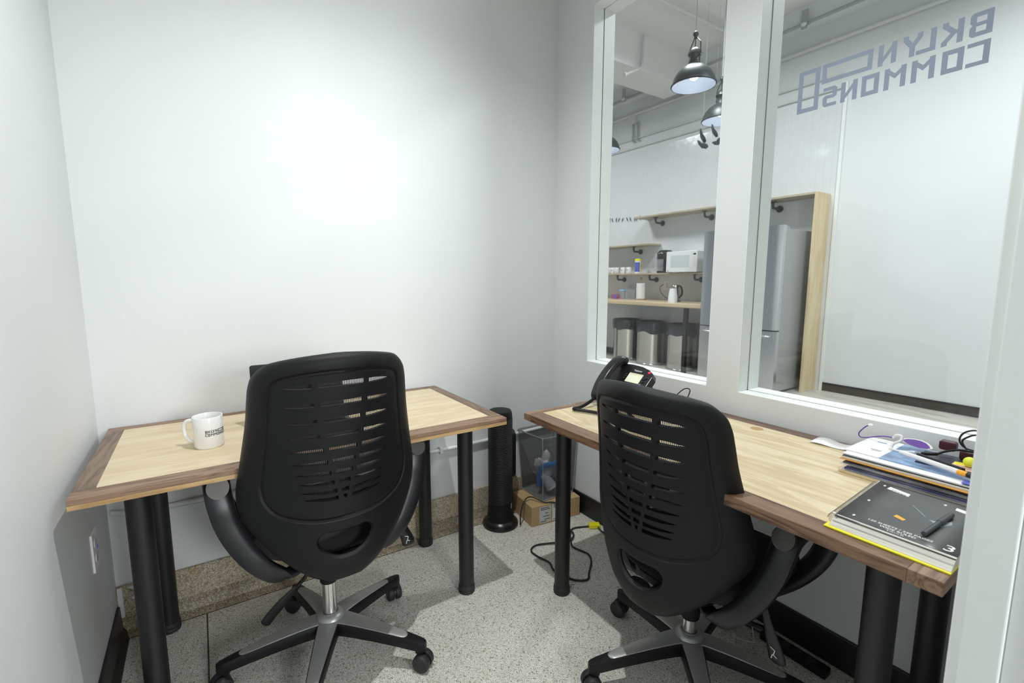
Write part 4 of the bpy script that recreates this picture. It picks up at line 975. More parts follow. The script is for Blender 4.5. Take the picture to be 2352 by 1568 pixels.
# wire mesh waste bin: square, flaring upward
wb = thing('waste_bin', 'grey wire mesh waste bin standing on the cardboard box', 'bin', (-.13, -.12, .1065))
zb0 = .107
B0 = [Vector(p) for p in ((-.235, -.214, zb0), (-.238, -.028, zb0), (-.036, -.028, zb0), (-.034, -.214, zb0))]
T0 = [Vector(p) for p in ((-.250, -.224, .448), (-.262, -.014, .448), (-.014, -.014, .448), (-.012, -.222, .448))]
g = G(); uv = []
for i in range(4):
    a, b, c, d = B0[i], B0[(i+1) % 4], T0[(i+1) % 4], T0[i]; n0 = len(g.v)
    g.add([a, b, c, d], [(0, 1, 2, 3)]); wdt = (b-a).length; uv += [(0, 0), (wdt, 0), (wdt, .34), (0, .34)]
g.uv = uv; g.build('mesh_body', 'bin_mesh', wb, fix=False)
g = G(); g.add([p+Vector((0, 0, .001)) for p in B0], [(0, 1, 2, 3)]); g.build('bottom', 'conduit_grey', wb)
g = G()
C = []
for i in range(4):
    p, q, r_ = T0[i-1], T0[i], T0[(i+1) % 4]
    a = q+(p-q).normalized()*.022; b = q+(r_-q).normalized()*.022
    C += [a, a.lerp(q, .6).lerp(b, .12), q.lerp((a+b)/2, .42), b.lerp(q, .6).lerp(a, .12), b]
g.tube(C, .0042, 8, closed=True); g.build('rim', 'steel_wire', wb, smooth=True)
g = G(); C = [p+Vector((0, 0, .003)) for p in B0]; g.tube(C, .003, 6, closed=True)
for i in range(4): g.tube([B0[i], T0[i]], .0016, 6)
g.build('corner_wires', 'conduit_grey', wb)
# rubbish in the bin
def crumple(c, r, seed, sc=(1, 1, 1)):
    random.seed(seed); g = G(); g.sphere(c, r, 14, 9, sc)
    from mathutils import noise
    for v in g.v:
        k = 1+.38*noise.noise(Vector(((v.x-c[0])/r*1.4+seed, (v.y-c[1])/r*1.4, (v.z-c[2])/r*1.4))); v.xyz = Vector(c)+(v-Vector(c))*k
    return g
tag(crumple((-.165, -.140, .235), .038, 3, (1, 1, 1.5)).build('plastic_bag', 'cloudy', None, smooth=True), 'crumpled pale plastic bag in the middle of the wire bin', 'bag')
tag(crumple((-.195, -.115, .275), .026, 5).build('crumpled_tissue', 'paper_grey', None, smooth=True), 'crumpled white tissue in the left of the wire bin', 'tissue')
tag(crumple((-.150, -.125, .305), .026, 8, (.8, .8, 1.4)).build('crumpled_tissue', 'paper_grey', None, smooth=True), 'crumpled white tissue sticking up highest in the wire bin', 'tissue')
tag(crumple((-.140, -.12, .150), .032, 11, (1.5, 1.2, .7)).build('crumpled_wrapper', 'blue_soft', None, smooth=True), 'crumpled violet-blue wrapper at the bottom of the wire bin', 'wrapper')
g = G(); g.lathe([(0, 0), (.020, 0), (.032, .085), (.034, .086), (.032, .084), (.019, .002)], (0, 0, 0), 24); mt_ = Matrix.Rotation(R(155), 3, 'X') @ Matrix.Rotation(R(25), 3, 'Y')
g.v = [Vector((-.190, -.150, .225))+mt_ @ v for v in g.v]; tag(g.build('paper_cup', 'cloudy', None, smooth=True), 'pale paper cup upside down against the front of the wire bin', 'cup')
t = thing('plastic_packaging', 'blue printed plastic packaging ring inside the wire bin', 'packaging', (-.165, -.145, .20))
g = G(); g.tube(catmull([(-.212, -.150, .165), (-.214, -.150, .22), (-.204, -.165, .272), (-.185, -.180, .282), (-.155, -.185, .282), (-.122, -.185, .275), (-.112, -.185, .21), (-.117, -.185, .165)], 6), .015, 8, ell=(1, .35), upv=(0, -1, .2)); g.build('ring', 'blue_wrap', t, smooth=True)
for p in ((-.190, -.184, .280), (-.178, -.188, .281)): g = G(); g.sphere(p, .0035); g.build('red_dot', 'maroon', t)
# cables on the floor
C = catmull([(-.028, -.425, .012), (-.08, -.396, .006), (-.154, -.367, .005), (-.202, -.395, .005), (-.25, -.457, .005), (-.269, -.498, .005), (-.25, -.574, .005), (-.279, -.628, .005), (-.342, -.682, .005), (-.377, -.712, .005), (-.413, -.698, .005), (-.437, -.665, .005), (-.457, -.587, .005), (-.439, -.53, .005), (-.455, -.464, .005), (-.453, -.411, .005), (-.405, -.386, .005), (-.321, -.424, .009), (-.262, -.452, .012), (-.202, -.42, .012), (-.185, -.35, .012)], 8)
t = thing('power_cable', 'black power cable looping on the floor with a yellow tag', 'cable', (-.3, -.5, 0)); g = G(); g.tube(C, .0042, 8); g.build('cord', 'rubber', t, smooth=True)
g = G(); g.box(-.085, -.03, -.43, -.395, .002, .022, R(-30)); tag(g.build('yellow_tag', 'yellow_tag', t, bevel=.003), 'yellow wrapped plug tag')
C = catmull([(-.37, -.20, .012), (-.365, -.195, .06), (-.340, -.18, .105), (-.305, -.165, .125), (-.275, -.17, .125), (-.255, -.21, .117), (-.235, -.233, .110), (-.20, -.252, .1095), (-.17, -.262, .085), (-.16, -.270, .012), (-.18, -.33, .006), (-.185, -.35, .006)], 8)
g = G(); g.tube(C, .0032, 8); tag(g.build('heater_cord', 'rubber', None, smooth=True), 'thin black cord from the heater draped over the cardboard box', 'cord')
C = catmull([(-.35, -.70, .003), (-.375, -.735, .003), (-.36, -.76, .004), (-.38, -.775, .003)], 5)
g = G(); g.tube([(-.445, -.705, .002), (-.458, -.7, .004), (-.47, -.71, .002), (-.48, -.705, .002)], .0008, 5); tag(g.build('loose_thread', 'rubber', None), 'fine dark thread on the floor beside the desk leg', 'thread')
g = G(); g.box(-.345, -.315, -.902, -.888, 0, .002, R(20)); tag(g.build('floor_scrap', 'conduit_grey', None), 'small dark grey scrap on the floor by the chair base', 'scrap')
C = catmull([(-.196, -1.129, .004), (-.146, -1.146, .004), (-.132, -1.19, .004), (-.159, -1.248, .004), (-.13, -1.29, .004), (-.10, -1.27, .004), (-.06, -1.24, .03), (-.035, -1.235, .05), (-.02, -1.21, .06), (-.03, -1.16, .03), (-.06, -1.11, .004)], 8)
g = G(); g.tube(C, .002, 6); tag(g.build('white_cable', 'white_plastic', None, smooth=True), 'thin white cable curling on the floor under the window desk', 'cable')
ps = thing('power_strip', 'black power strip on the floor under the window desk', 'power strip', (-.08, -1.3, 0))
g = G(); g.box(-.098, -.058, -1.50, -1.29, .001, .028); pb = g.build('housing', 'plastic_black', ps, bevel=.004)
g = G(); g.tube(catmull([(-.078, -1.29, .014), (-.075, -1.24, .006), (-.072, -1.18, .005), (-.07, -1.0, .005), (-.065, -.8, .005), (-.06, -.5, .005), (-.05, -.43, .01)], 6), .0038, 8); g.build('cord', 'rubber', ps, smooth=True)
for y in (-1.33, -1.37, -1.41, -1.45): g = G(); g.cyl((-.078, y, .028), (-.078, y, .0285), .014, n=20); g.build('socket', 'rubber', pb)

# ------------------------------------------------------------------ the kitchen beyond the glass
XK = 4.244
struct(G().box(.14, XK+.1, -4.5, 7.1, -.098, .002).build('floor_kitchen', 'plank_floor'))
struct(G().box(-3.4, XK+.1, -4.5, 7.1, 4.2, 4.3).build('ceiling_kitchen', 'ceiling'))
wk = struct(G().box(XK, XK+.1, -4.5, 7.1, 0, 4.2).build('wall_kitchen', 'wall'))
struct(G().box(-3.4, XK, 7.0, 7.1, 0, 4.2).build('wall_kitchen_far', 'wall')); struct(G().box(-3.4, XK, -4.6, -4.5, 0, 4.2).build('wall_corridor', 'wall')); struct(G().box(-3.5, -3.4, -4.5, 7, -.1, 4.2).build('wall_corridor_end', 'wall'))
tl = G().box(XK-.008, XK, .405, 6.99, 0.0, 3.245).build('tiling', 'tile', None); struct(tl); tl.name = 'wall_kitchen_tiled'
struct(G().box(XK-.012, XK, -4.5, .375, 0.002, .097).build('baseboard_kitchen', 'black_base_kitchen')); struct(G().box(XK-.02, XK-.008, 2.9, 6.99, 0.002, .10).build('baseboard_kitchen_tiled', 'black_base_kitchen'))
struct(G().box(XK-.02, XK, .372, .403, 0, 3.35).build('trim_3', 'frame'))
# soffit and beams
struct(G().box(4.03, XK, -4.5, 7.0, 4.02, 4.2).build('trim_soffit', 'wall')); struct(G().box(.14, 4.03, 2.16, 2.62, 3.80, 4.2).build('trim_beam', 'ceiling')); struct(G().box(.14, 4.03, 5.2, 5.7, 3.80, 4.2).build('trim_beam_far', 'ceiling'))
def conduit(name, pts, r, mat, label, group=None, n=10): g = G(); g.tube(pts, r, n); return tag(g.build(name, mat, None, smooth=True), label, 'pipe', group)
conduit('ceiling_pipe', [(.3, 1.50, 4.12), (4.0, 1.46, 4.12)], .022, 'conduit', 'white pipe crossing the kitchen ceiling near the pendants')
t = thing('sprinkler_pipe', 'white sprinkler pipe dropping down the kitchen beam', 'pipe', (3.0, 2.13, 4.0))
g = G(); g.tube(catmull([(3.014, 2.12, 4.17), (3.0, 2.12, 3.86), (2.985, 2.12, 3.80), (2.94, 2.12, 3.77), (2.72, 2.12, 3.66)], 5), .014, 10); g.build('pipe', 'conduit', t, smooth=True)
g = G(); g.cyl((2.72, 2.12, 3.66), (2.70, 2.12, 3.65), .028); g.build('sprinkler_head', 'conduit', t, smooth=True)
conduit('wall_conduit', [(XK-.03, -4.4, 3.78), (XK-.03, 6.9, 3.84)], .022, 'conduit', 'thick pale conduit running high along the kitchen wall')
conduit('wall_conduit', [(XK-.02, .42, 3.30), (XK-.02, 6.9, 3.34)], .010, 'conduit', 'thin pale conduit running just over the kitchen tiles')
conduit('wall_conduit', [(XK-.02, .42, 3.44), (XK-.02, 6.9, 3.48)], .010, 'conduit', 'thin pale conduit below the kitchen junction box')
conduit('soffit_conduit', [(4.00, -4.4, 4.0), (4.00, 6.9, 4.0)], .018, 'conduit_grey', 'grey conduit running under the kitchen ceiling soffit')
t = thing('junction_box', 'pale electrical junction box with two drop conduits on the kitchen wall', 'electrical box', (XK, 3.35, 3.74))
G().box(XK-.06, XK, 3.30, 3.42, 3.68, 3.82).build('box', 'conduit', t, bevel=.004)
for y in (3.25, 3.345): g = G(); g.tube(catmull([(XK-.03, y, 3.70), (XK-.03, y, 3.45), (XK-.03, y-.01, 3.42), (XK-.03, y-.05, 3.405)], 4), .012, 8); g.build('drop_conduit', 'conduit_grey', t, smooth=True)
for i, (x, y, z, l) in enumerate(((4.02, .742, 4.03, 'grey pipe clamp fitting under the soffit near the window lettering'), (3.98, 3.298, 4.03, 'grey pipe clamp fitting under the soffit near the junction box'))):
    t = thing('pipe_clamp', l, 'bracket', (x, y, z)); G().box(x-.05, x-.035, y-.03, y+.03, z-.09, z+.1).build('plate', 'conduit_grey', t, bevel=.003)
    g = G(); g.tube([(x-.04, y-.05, z-.06), (x+.01, y+.05, z+.03)], .014, 8); g.build('arm', 'conduit_grey', t, smooth=True)
    g = G(); g.sphere((x-.06, y, z-.05), .03, sc=(.8, 1, .7)); g.build('knuckle', 'conduit', t, smooth=True)

# pendants
def pendant(loc, label):
    x, y, z = loc
    t = thing('pendant_lamp', label, 'pendant lamp', (x, y, z), group='black barn pendants in the kitchen'); T0 = t
    g = G(); o_ = [(.186, -.004), (.190, .002), (.188, .012), (.180, .016), (.172, .05), (.150, .095), (.118, .13), (.082, .155), (.052, .172), (.045, .20), (.046, .235), (.058, .252), (.052, .278), (.030, .30), (.012, .31), (0, .31)]
    i_ = [(0, .15), (.05, .150), (.112, .122), (.144, .088), (.168, .045), (.178, .012), (.182, -.004)]
    g.lathe(o_, (0, 0, 0), 40); sh = g.build('shade', 'lamp_shade', t, smooth=True, world=False)
    g = G(); g.lathe([(r-.0015, z_) for r, z_ in i_], (0, 0, 0), 40); g.build('reflector', 'shade_inner', sh, smooth=True, world=False)
    g = G(); g.sphere((0, 0, .095), .045, 20, 12, (1, 1, 1.15)); g.build('bulb', 'bulb', t, smooth=True, world=False)
    for sg in (-1, 1):
        g = G(); C = catmull([(0, .012*sg, .405), (0, .02*sg, .385), (0, .045*sg, .355), (0, .073*sg, .325), (0, .078*sg, .285), (0, .076*sg, .215)], 5); g.tube(C, .0045, 8); g.tube([(0, .04*sg, .222), (0, .088*sg, .222)], .006, 8); g.build('bracket', 'lamp_shade', t, smooth=True, world=False)
    g = G(); g.tube([(0, 0, .30), (0, 0, .40)], .004, 8); g.lathe([(0, .44), (.010, .44), (.022, .425), (.022, .41), (.012, .395), (.012, .38), (0, .38)], (0, 0, 0), 16); g.build('cap', 'lamp_shade', t, smooth=True, world=False)
    g = G(); g.tube([(0, 0, .43), (0, 0, 4.2-z)], .004, 6); g.build('cord', 'conduit_grey', t, smooth=True, world=False)
    return t
def plight(x, y, z):
    l = bpy.data.lights.new('pendant_light', 'POINT'); l.energy = 1.2; l.color = (.85, .92, 1); l.shadow_soft_size = .03
    o = bpy.data.objects.new('pendant_light', l); o.location = (x, y, z); COL.objects.link(o)
PL = [((2.06, .685, 2.935), 'black barn pendant lamp seen whole through the far window'), ((3.09, 1.095, 2.935), 'black barn pendant lamp half hidden by the window mullion'), ((2.90, 2.60, 2.935), 'black barn pendant lamp at the far left edge of the far window')]
p1 = pendant(*PL[0]); p1.rotation_euler = (0, 0, R(-20))
for loc, lab in PL[1:]:
    c = copy_tree(p1); c.location = loc; c['label'] = lab
for loc, _ in PL: plight(loc[0], loc[1], loc[2]+.03)

# small dark birds hanging on threads behind the second pendant
def ornament(x, y, z, tilt, rz, label, first=None):
    t = thing('hanging_ornament', label, 'ornament', (x, y, z), rz, group='dark ornaments hanging on threads')
    m = Matrix.Rotation(tilt, 3, 'X')
    g = G(); g.tube([m @ Vector((0, a, b)) for a, b in ((-.085, .0), (-.07, .004), (-.03, .0), (.02, -.004), (.05, .008), (.075, .02))], [.008, .020, .026, .017, .016, .006], 12, ell=(.7, 1)); g.build('body', 'lamp_shade', t, smooth=True, world=False)
    g = G(); g.tube([(0, 0, .02), (0, 0, 4.2-z)], .0007, 5); g.build('thread', 'conduit_grey', t, world=False)
    g = G(); g.tube([m @ Vector((0, a, b)) for a, b in ((-.07, -.022), (.0, -.030), (.06, -.010))], [.004, .010, .003], 8, ell=(.5, 1)); g.build('lower_band', 'pipe_dark', t, smooth=True, world=False)
for q in ((3.108, 1.315, 2.839, R(50), R(90), 'small dark hanging ornament tilted steeply, left under the half-hidden pendant'), (3.102, 1.304, 2.743, R(12), R(80), 'small dark hanging ornament lying level, lowest under the half-hidden pendant'), (3.221, 1.249, 2.896, R(40), R(90), 'small dark hanging ornament just below the half-hidden pendant rim'), (3.244, 1.215, 2.777, R(-30), R(80), 'small dark hanging ornament beside the window mullion')): ornament(*q)

# plywood shelves on pipe brackets
def shelf(y0, y1, z, label): 
    return tag(G().box(3.94, XK-.009, y0, y1, z, z+.022).build('wall_shelf', 'plywood_y', None, bevel=.001), label, 'shelf', None)
def bracket(y, z, label, src=[None]):
    if src[0] is None:
        t = thing('pipe_bracket', label, 'bracket', (XK-.009, y, z), group='black pipe shelf brackets'); src[0] = t
        g = G(); g.cyl((0, 0, -.075), (-.012, 0, -.075), .040, n=24); g.cyl((-.012, 0, -.075), (-.03, 0, -.075), .022, n=20); g.build('wall_flange', 'pipe_dark', t, smooth=True, world=False)
        g = G(); g.tube(catmull([(-.02, 0, -.075), (-.13, 0, -.075), (-.155, 0, -.068), (-.165, 0, -.045), (-.165, 0, -.0)], 5), .015, 14); g.build('pipe', 'pipe_dark', t, smooth=True, world=False)
        g = G(); g.cyl((-.165, 0, -.008), (-.165, 0, 0), .036, n=24); g.build('shelf_flange', 'pipe_dark', t, smooth=True, world=False)
        return t
    c = copy_tree(src[0]); c.location = (XK-.009, y, z); c['label'] = label; return c
sh_u = thing('fridge_surround', 'plywood shelf and side panel framing the steel fridge', 'shelf unit', (4.09, .47, 0))
G().box(3.93, XK-.009, .452, .478, 0.002, 2.20).build('side_panel', 'plywood', sh_u, bevel=.001)
G().box(3.93, XK-.009, .478, 3.0, 2.178, 2.20).build('shelf_board', 'plywood_y', sh_u, bevel=.001)
shelf(2.73, 4.75, 1.775, 'short plywood wall shelf, middle one above the mugs'); shelf(1.52, 4.75, 1.338, 'plywood wall shelf carrying the microwave and mugs')
for y, z, l in ((2.713, 2.178, 'pipe bracket left under the top shelf'), (1.899, 2.178, 'pipe bracket under the top shelf beside the window mullion'), (.993, 2.178, 'pipe bracket under the top shelf above the fridge'),
             (3.12, 1.775, 'pipe bracket under the short middle shelf'), (3.445, 1.338, 'pipe bracket under the mugs'), (2.787, 1.338, 'pipe bracket under the coffee maker'), (2.004, 1.338, 'pipe bracket under the microwave beside the fridge')): bracket(y, z, 'black '+l)
# row of small dark hooks on the tiles
hooks = [(3.81, 2.262, 10), (3.75, 2.256, -15), (3.66, 2.25, 0), (3.60, 2.245, 25), (3.52, 2.238, 30), (3.42, 2.235, -25), (3.35, 2.229, -20), (3.26, 2.222, 0), (3.22, 2.222, 5), (3.15, 2.228, -10), (3.05, 2.222, 65), (3.02, 2.208, -25)]
for i, (y, z, a) in enumerate(hooks):
    m = Matrix.Rotation(R(a), 3, 'X'); g = G(); g.tube([Vector((XK-.02, y, z))+m @ Vector((0, b, c)) for b, c in ((0, .035), (.004, 0), (0, -.035))], [.004, .007, .004], 6)
    tag(g.build('wall_hook', 'lamp_shade', None, smooth=True), 'small dark hook on the kitchen tiles, %s from the left in the row' % ('first second third fourth fifth sixth seventh eighth ninth tenth eleventh twelfth'.split()[i]), 'hook', 'dark hooks on the kitchen tiles')

# counter with leg posts
ct = thing('counter', 'long wooden kitchen counter on black legs above the steel bins', 'counter', (3.92, 3.2, 0))
G().box(3.60, XK-.009, 1.56, 4.9, .895, .955).build('worktop', 'counter', ct, bevel=.012)
for y in (1.815, 3.30): G().box(3.64, 3.69, y-.025, y+.025, 0.002, .895).build('leg', 'black_base_kitchen', ct, bevel=.002)

# fridge
fr = thing('refrigerator', 'stainless steel refrigerator standing in the plywood frame', 'refrigerator', (3.86, 1.03, 0))
fx0, fy0, fy1, fz = 3.575, .56, 1.50, 1.80
G().box(fx0, 4.20, fy0, fy1, .03, fz).build('cabinet', 'fridge_side', fr, bevel=.006)
G().box(fx0+.02, fx0+.10, fy0+.02, fy0+.12, fz, fz+.03).build('hinge_cover', 'fridge_side', fr, bevel=.005)
G().box(3.56, 3.9, fy0+.02, fy1-.02, .004, .03).build('plinth', 'black_base', fr)
def door(y0, y1, z0, z1):
    g = G(); N = 14; V = []
    for i in range(N+1):
        a = i/N; y = y0+(y1-y0)*a; b_ = min(1, min(a, 1-a)*7)
        x = 3.515-.03*math.sqrt(max(0, 1-(1-b_)**2))*.5-.020*(1-(2*a-1)**2); V += [(x, y, z0), (x, y, z1), (3.57, y, z0), (3.57, y, z1)]
    F = [(0, 1, 3, 2), (N*4, N*4+2, N*4+3, N*4+1)]
    for i in range(N):
        p, q = i*4, i*4+4; F += [(p, q, q+1, p+1), (p+2, p+3, q+3, q+2), (p, p+2, q+2, q), (p+1, q+1, q+3, p+3)]
    g.add(V, F); return g
for y0, y1, z0, z1, nm in ((fy0, 1.028, .715, 1.835, 'door'), (1.032, fy1, .715, 1.835, 'door'), (fy0, fy1, .06, .700, 'freezer_drawer')):
    d_ = door(y0, y1, z0, z1).build(nm, 'steel', fr, smooth=True)
    if nm == 'door':
        yy = y0+.03 if y0 > 1 else y1-.03
        g = G(); g.tube(catmull([(3.50, yy, z0+.12), (3.465, yy, z0+.15), (3.465, yy, z0+.5), (3.465, yy, z1-.25), (3.50, yy, z1-.22)], 5), .011, 10)
    else:
        g = G(); g.tube(catmull([(3.50, y0+.07, z1-.055), (3.455, y0+.10, z1-.055), (3.445, (y0+y1)/2, z1-.055), (3.455, y1-.10, z1-.055), (3.50, y1-.07, z1-.055)], 5), .011, 10)
    g.build('handle', 'steel', d_, smooth=True)
    d_.data.materials.append(MAT['steel'])

# steel bins with grey liners
from mathutils import noise as NZ
def bin_(x, y, label, src=[None]):
    if src[0]: c = copy_tree(src[0]); c.location = (x, y, .002); c.rotation_euler = (0, 0, random.uniform(0, 6)); c['label'] = label; return c
    t = thing('steel_bin', label, 'bin', (x, y, .002), group='steel bins with bin liners'); src[0] = t
    g = G(); g.lathe([(0, 0), (.205, 0), (.208, .008), (.205, .02), (.198, .024), (.198, .60), (.200, .612), (.196, .618), (.19, .60), (.19, .02), (0, .015)], (0, 0, 0), 48); g.build('barrel', 'steel_bin', t, smooth=True, world=False)
    g = G(); NU_, NV_ = 64, 10; V = []
    for j in range(NV_+1):
        b = j/NV_
        for i in range(NU_):
            th = 2*PI*i/NU_; n_ = NZ.noise(Vector((math.cos(th)*3, math.sin(th)*3, b*2.2))); n2 = NZ.noise(Vector((math.cos(th)*9, math.sin(th)*9, b*5+3)))
            low = .49+.045*NZ.noise(Vector((math.cos(th)*1.6, math.sin(th)*1.6, 7)))
            if b < .75: q = b/.75; z = low+(.655-low)*q; r = .206+.012*math.sin(q*PI)+.014*n_+.006*n2
            else: q = (b-.75)/.25; z = .655-.03*q; r = .206-.02*q+.004*n_
            V.append((r*math.cos(th), r*math.sin(th), z+.006*n2))
    g.add(V, [(j*NU_+i, j*NU_+(i+1) % NU_, (j+1)*NU_+(i+1) % NU_, (j+1)*NU_+i) for j in range(NV_) for i in range(NU_)]); g.lathe([(.186, .625), (.15, .56), (.0, .54)], (0, 0, 0), 24)
    g.build('bin_liner', 'bag', t, smooth=True, world=False); return t
bin_(3.98, 3.13, 'leftmost of the three steel bins under the kitchen counter'); bin_(3.98, 2.645, 'middle of the three steel bins under the kitchen counter'); bin_(3.975, 2.085, 'steel bin beside the counter leg, nearest the fridge')

# things on the shelf with the microwave
ZS = 1.36
mw = thing('microwave', 'white microwave oven on the kitchen shelf', 'microwave', (4.03, 2.09, ZS))
G().box(3.895, 4.225, 1.85, 2.335, ZS+.008, ZS+.285).build('casing', 'conduit', mw, bevel=.004)
mf = G().box(3.88, 3.897, 1.845, 2.34, ZS+.006, ZS+.29).build('front', 'white_plastic', mw, bevel=.004)
G().box(3.8785, 3.88, 1.965, 2.265, ZS+.07, ZS+.235).build('window', 'microwave_window', mf, bevel=.001)
G().box(3.879, 3.88, 1.935, 1.937, ZS+.01, ZS+.285).build('door_seam', 'paper_grey', mf)
G().box(3.878, 3.88, 1.863, 1.903, ZS+.235, ZS+.255).build('clock_display', 'ink', mf)
g = G()
for i in range(3):
    for j in range(7): g.box(3.8788, 3.88, 1.862+.016*i, 1.872+.016*i, ZS+.075+.02*j, ZS+.085+.02*j)
g.build('keypad', 'paper_grey', mf); G().box(3.8788, 3.88, 2.29, 2.32, ZS+.018, ZS+.03).build('badge', 'conduit_grey', mf)
for y in (1.88, 2.31):
    for x in (3.91, 4.2): G().cyl((x, y, ZS), (x, y, ZS+.008), .012).build('foot', 'rubber', mw)
cm = thing('coffee_maker', 'black pod coffee maker with a clear tank beside the microwave', 'coffee maker', (4.05, 2.52, ZS))
g = G(); g.prism(rrect(.15, .20, .03), ZS, ZS+.03, lambda x, y, z: (4.04+y, 2.49+x, z)); g.build('base', 'plastic_gloss', cm, bevel=.004)
g = G(); g.prism(rrect(.11, .13, .03), ZS+.03, ZS+.22, lambda x, y, z: (4.09+y, 2.47+x, z)); g.build('column', 'plastic_gloss', cm, bevel=.004)
g = G(); g.add([Vector((4.04+y*(1 if k < 3 else .7)-.01, 2.48+x*(1 if k < 3 else .75), ZS+z)) for k, z in enumerate((.20, .25, .29, .325)) for x, y in rrect(.175, .22, .06, 4)], [])
nr = 20; g.f = [[k*nr+i, k*nr+(i+1) % nr, (k+1)*nr+(i+1) % nr, (k+1)*nr+i] for k in range(3) for i in range(nr)]+[list(range(nr))[::-1], [3*nr+i for i in range(nr)]]; g.build('head', 'plastic_gloss', cm, smooth=True, bevel=.003)
g = G(); g.prism(rrect(.055, .17, .02), ZS+.02, ZS+.28, lambda x, y, z: (4.05+y, 2.60+x, z)); g.build('water_tank', 'clear_plastic', cm, bevel=.003)
g = G(); g.tube([(3.925, 2.52, ZS+.275), (3.92, 2.48, ZS+.285), (3.925, 2.44, ZS+.275)], .006, 8); g.build('handle', 'chrome', cm, smooth=True)
wp = thing('wipes_canister', 'blue-labelled wipes canister with a yellow lid on the kitchen shelf', 'canister', (4.05, 3.01, ZS))
G().cyl((4.05, 3.01, ZS), (4.05, 3.01, ZS+.20), .045, n=28).build('body', 'white_plastic', wp, smooth=True)
g = G(); g.lathe([(.0455, .025), (.0455, .17)], (4.05, 3.01, ZS), 20, R(150), R(265)); g.build('label', 'blue_soft', wp, smooth=True)
g = G(); g.lathe([(.0456, .02), (.0456, .16)], (4.05, 3.01, ZS), 8, R(265), R(300)); g.build('label_stripe', 'yellow', wp, smooth=True)
g = G(); g.lathe([(0, .225), (.03, .225), (.046, .215), (.048, .195), (.0465, .19)], (4.05, 3.01, ZS), 28); g.build('lid', 'yellow', wp, smooth=True)
MS = None
for i, (y, lab) in enumerate(((3.145, 'fourth mug'), (3.265, 'second mug'), (3.40, 'third mug'), (3.487, 'fifth'), (3.565, 'sixth'), (3.66, 'seventh'))):
    lab = ['nearest the wipes canister', 'second from the wipes canister', 'third from the wipes canister', 'fourth from the wipes canister', 'fifth from the wipes canister', 'cut off by the window edge'][i]
    if MS is None:
        MS = thing('shelf_mug', 'small white mug on the kitchen shelf, '+lab, 'mug', (0, 0, ZS), group='white mugs on the kitchen shelf')
        mug_parts(MS, 0, 0, ZS, s=1.02, ha=R(70), detail=False); MS.location = (4.0, y, ZS)
        G().box(-.0425, -.0415, -.018, .014, .05, .062).build('logo_print', 'conduit_grey', MS, world=False)
    else:
        c = copy_tree(MS); c.location = (4.0, y, ZS); c.rotation_euler = (0, 0, R([0, 5, 150, 10, 160, 0][i])); c['label'] = 'small white mug on the kitchen shelf, '+lab

# things on the counter
ZC = .955
t = thing('paper_towel_holder', 'paper towel roll on a wooden stand on the kitchen counter', 'paper towels', (4.0, 2.89, ZC))
G().cyl((4.0, 2.89, ZC), (4.0, 2.89, ZC+.014), .085, n=32).build('stand_base', 'tan', t, smooth=True)
G().lathe([(.018, .016), (.062, .016), (.066, .02), (.066, .25), (.062, .254), (.018, .254)], (4.0, 2.89, ZC), 32).build('paper_roll', 'paper', t, smooth=True)
g = G(); g.cyl((4.0, 2.89, ZC+.01), (4.0, 2.89, ZC+.31), .008); g.sphere((4.0, 2.89, ZC+.325), .02); g.build('post', 'tan', t, smooth=True)
t = thing('cup_stack', 'stack of white disposable cups in front of the kettle', 'cups', (3.72, 2.08, ZC))
g = G(); g.lathe([(0, 0), (.062, 0), (.063, .004), (.060, .01), (.0625, .03), (.060, .035), (.0615, .06), (.059, .065), (.060, .09), (.0575, .095), (.047, .17), (.042, .188), (0, .188)], (3.72, 2.08, ZC), 32); g.build('cups', 'white_plastic', t, smooth=True)
t = thing('electric_kettle', 'steel electric kettle with a black handle on the kitchen counter', 'kettle', (3.95, 2.22, ZC))
g = G(); g.lathe([(0, .012), (.078, .012), (.078, .03), (.072, .06), (.060, .17), (.052, .215), (.046, .225), (0, .235)], (3.95, 2.22, ZC), 32); g.build('body', 'chrome', t, smooth=True)
G().cyl((3.95, 2.22, ZC), (3.95, 2.22, ZC+.012), .082).build('base', 'plastic_black', t)
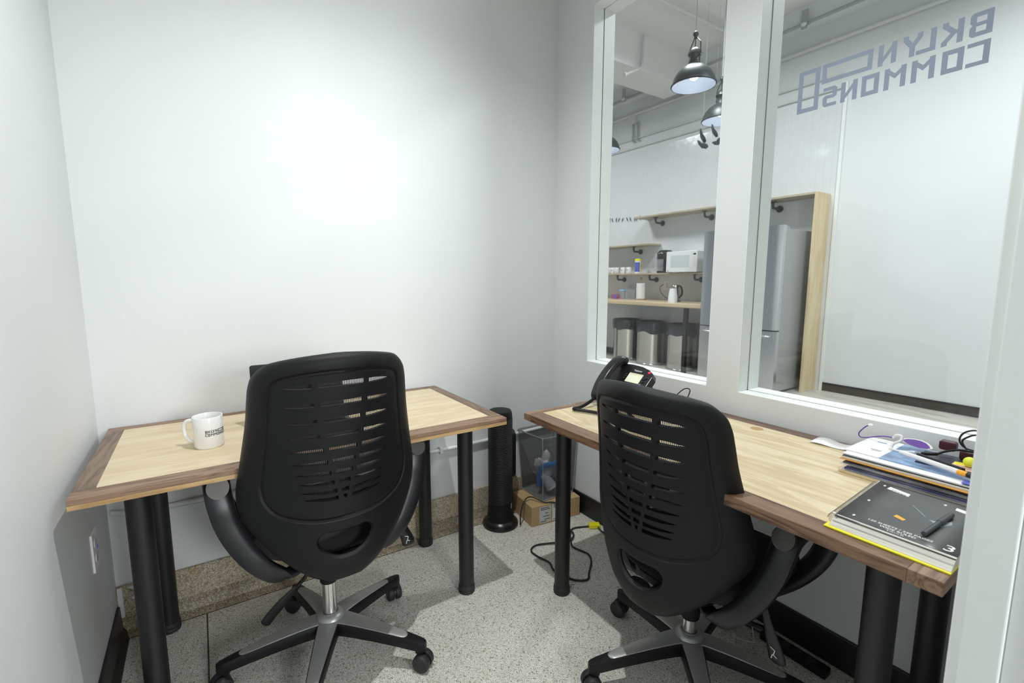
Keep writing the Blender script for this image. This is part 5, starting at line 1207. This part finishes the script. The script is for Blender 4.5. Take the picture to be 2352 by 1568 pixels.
g = G(); g.tube(catmull([(3.945, 2.18, ZC+.225), (3.94, 2.13, ZC+.215), (3.935, 2.10, ZC+.17), (3.935, 2.10, ZC+.10), (3.94, 2.14, ZC+.06)], 5), .015, 10, ell=(1, .8)); g.build('handle', 'plastic_black', t, smooth=True)
g = G(); g.tube(catmull([(XK-.02, 2.655, ZC+.228), (4.18, 2.62, ZC+.235), (4.15, 2.648, ZC+.20), (4.15, 2.652, ZC+.165), (4.15, 2.618, ZC+.11), (4.15, 2.562, ZC+.06), (4.14, 2.45, ZC+.02), (4.02, 2.28, ZC+.006)], 6), .004, 8); g.build('power_cord', 'plastic_black', t, smooth=True)
t = thing('kitchen_outlet', 'white outlet plate on the tiles above the kitchen counter', 'outlet', (XK-.009, 2.62, ZC+.22)); G().box(XK-.014, XK-.0085, 2.56, 2.66, ZC+.15, ZC+.29).build('plate', 'outlet_white', t, bevel=.002); G().box(XK-.0155, XK-.014, 2.57, 2.60, ZC+.18, ZC+.26).build('socket', 'paper_grey', t)
t = thing('sugar_box', 'small red and blue carton on the kitchen counter', 'box', (4.0, 3.41, ZC)); G().box(3.97, 4.03, 3.345, 3.475, ZC, ZC+.075).build('carton', 'red_blue', t, bevel=.002); G().box(3.9692, 3.97, 3.36, 3.40, ZC+.01, ZC+.065).build('label', 'blue_soft', t)
t = thing('storage_container', 'clear plastic container with a blue lid on the kitchen counter', 'container', (4.1, 3.33, ZC)); G().box(4.05, 4.15, 3.28, 3.38, ZC, ZC+.125).build('tub', 'clear_plastic', t, bevel=.006); G().box(4.045, 4.155, 3.275, 3.385, ZC+.125, ZC+.15).build('lid', 'sky_blue', t, bevel=.004)
t = thing('storage_container', 'wide clear plastic container left of the paper towels', 'container', (4.1, 3.15, ZC)); G().box(4.05, 4.17, 3.05, 3.25, ZC, ZC+.15).build('tub', 'clear_plastic', t, bevel=.008); G().box(4.048, 4.172, 3.048, 3.252, ZC+.15, ZC+.16).build('lid', 'clear_plastic', t, bevel=.003)
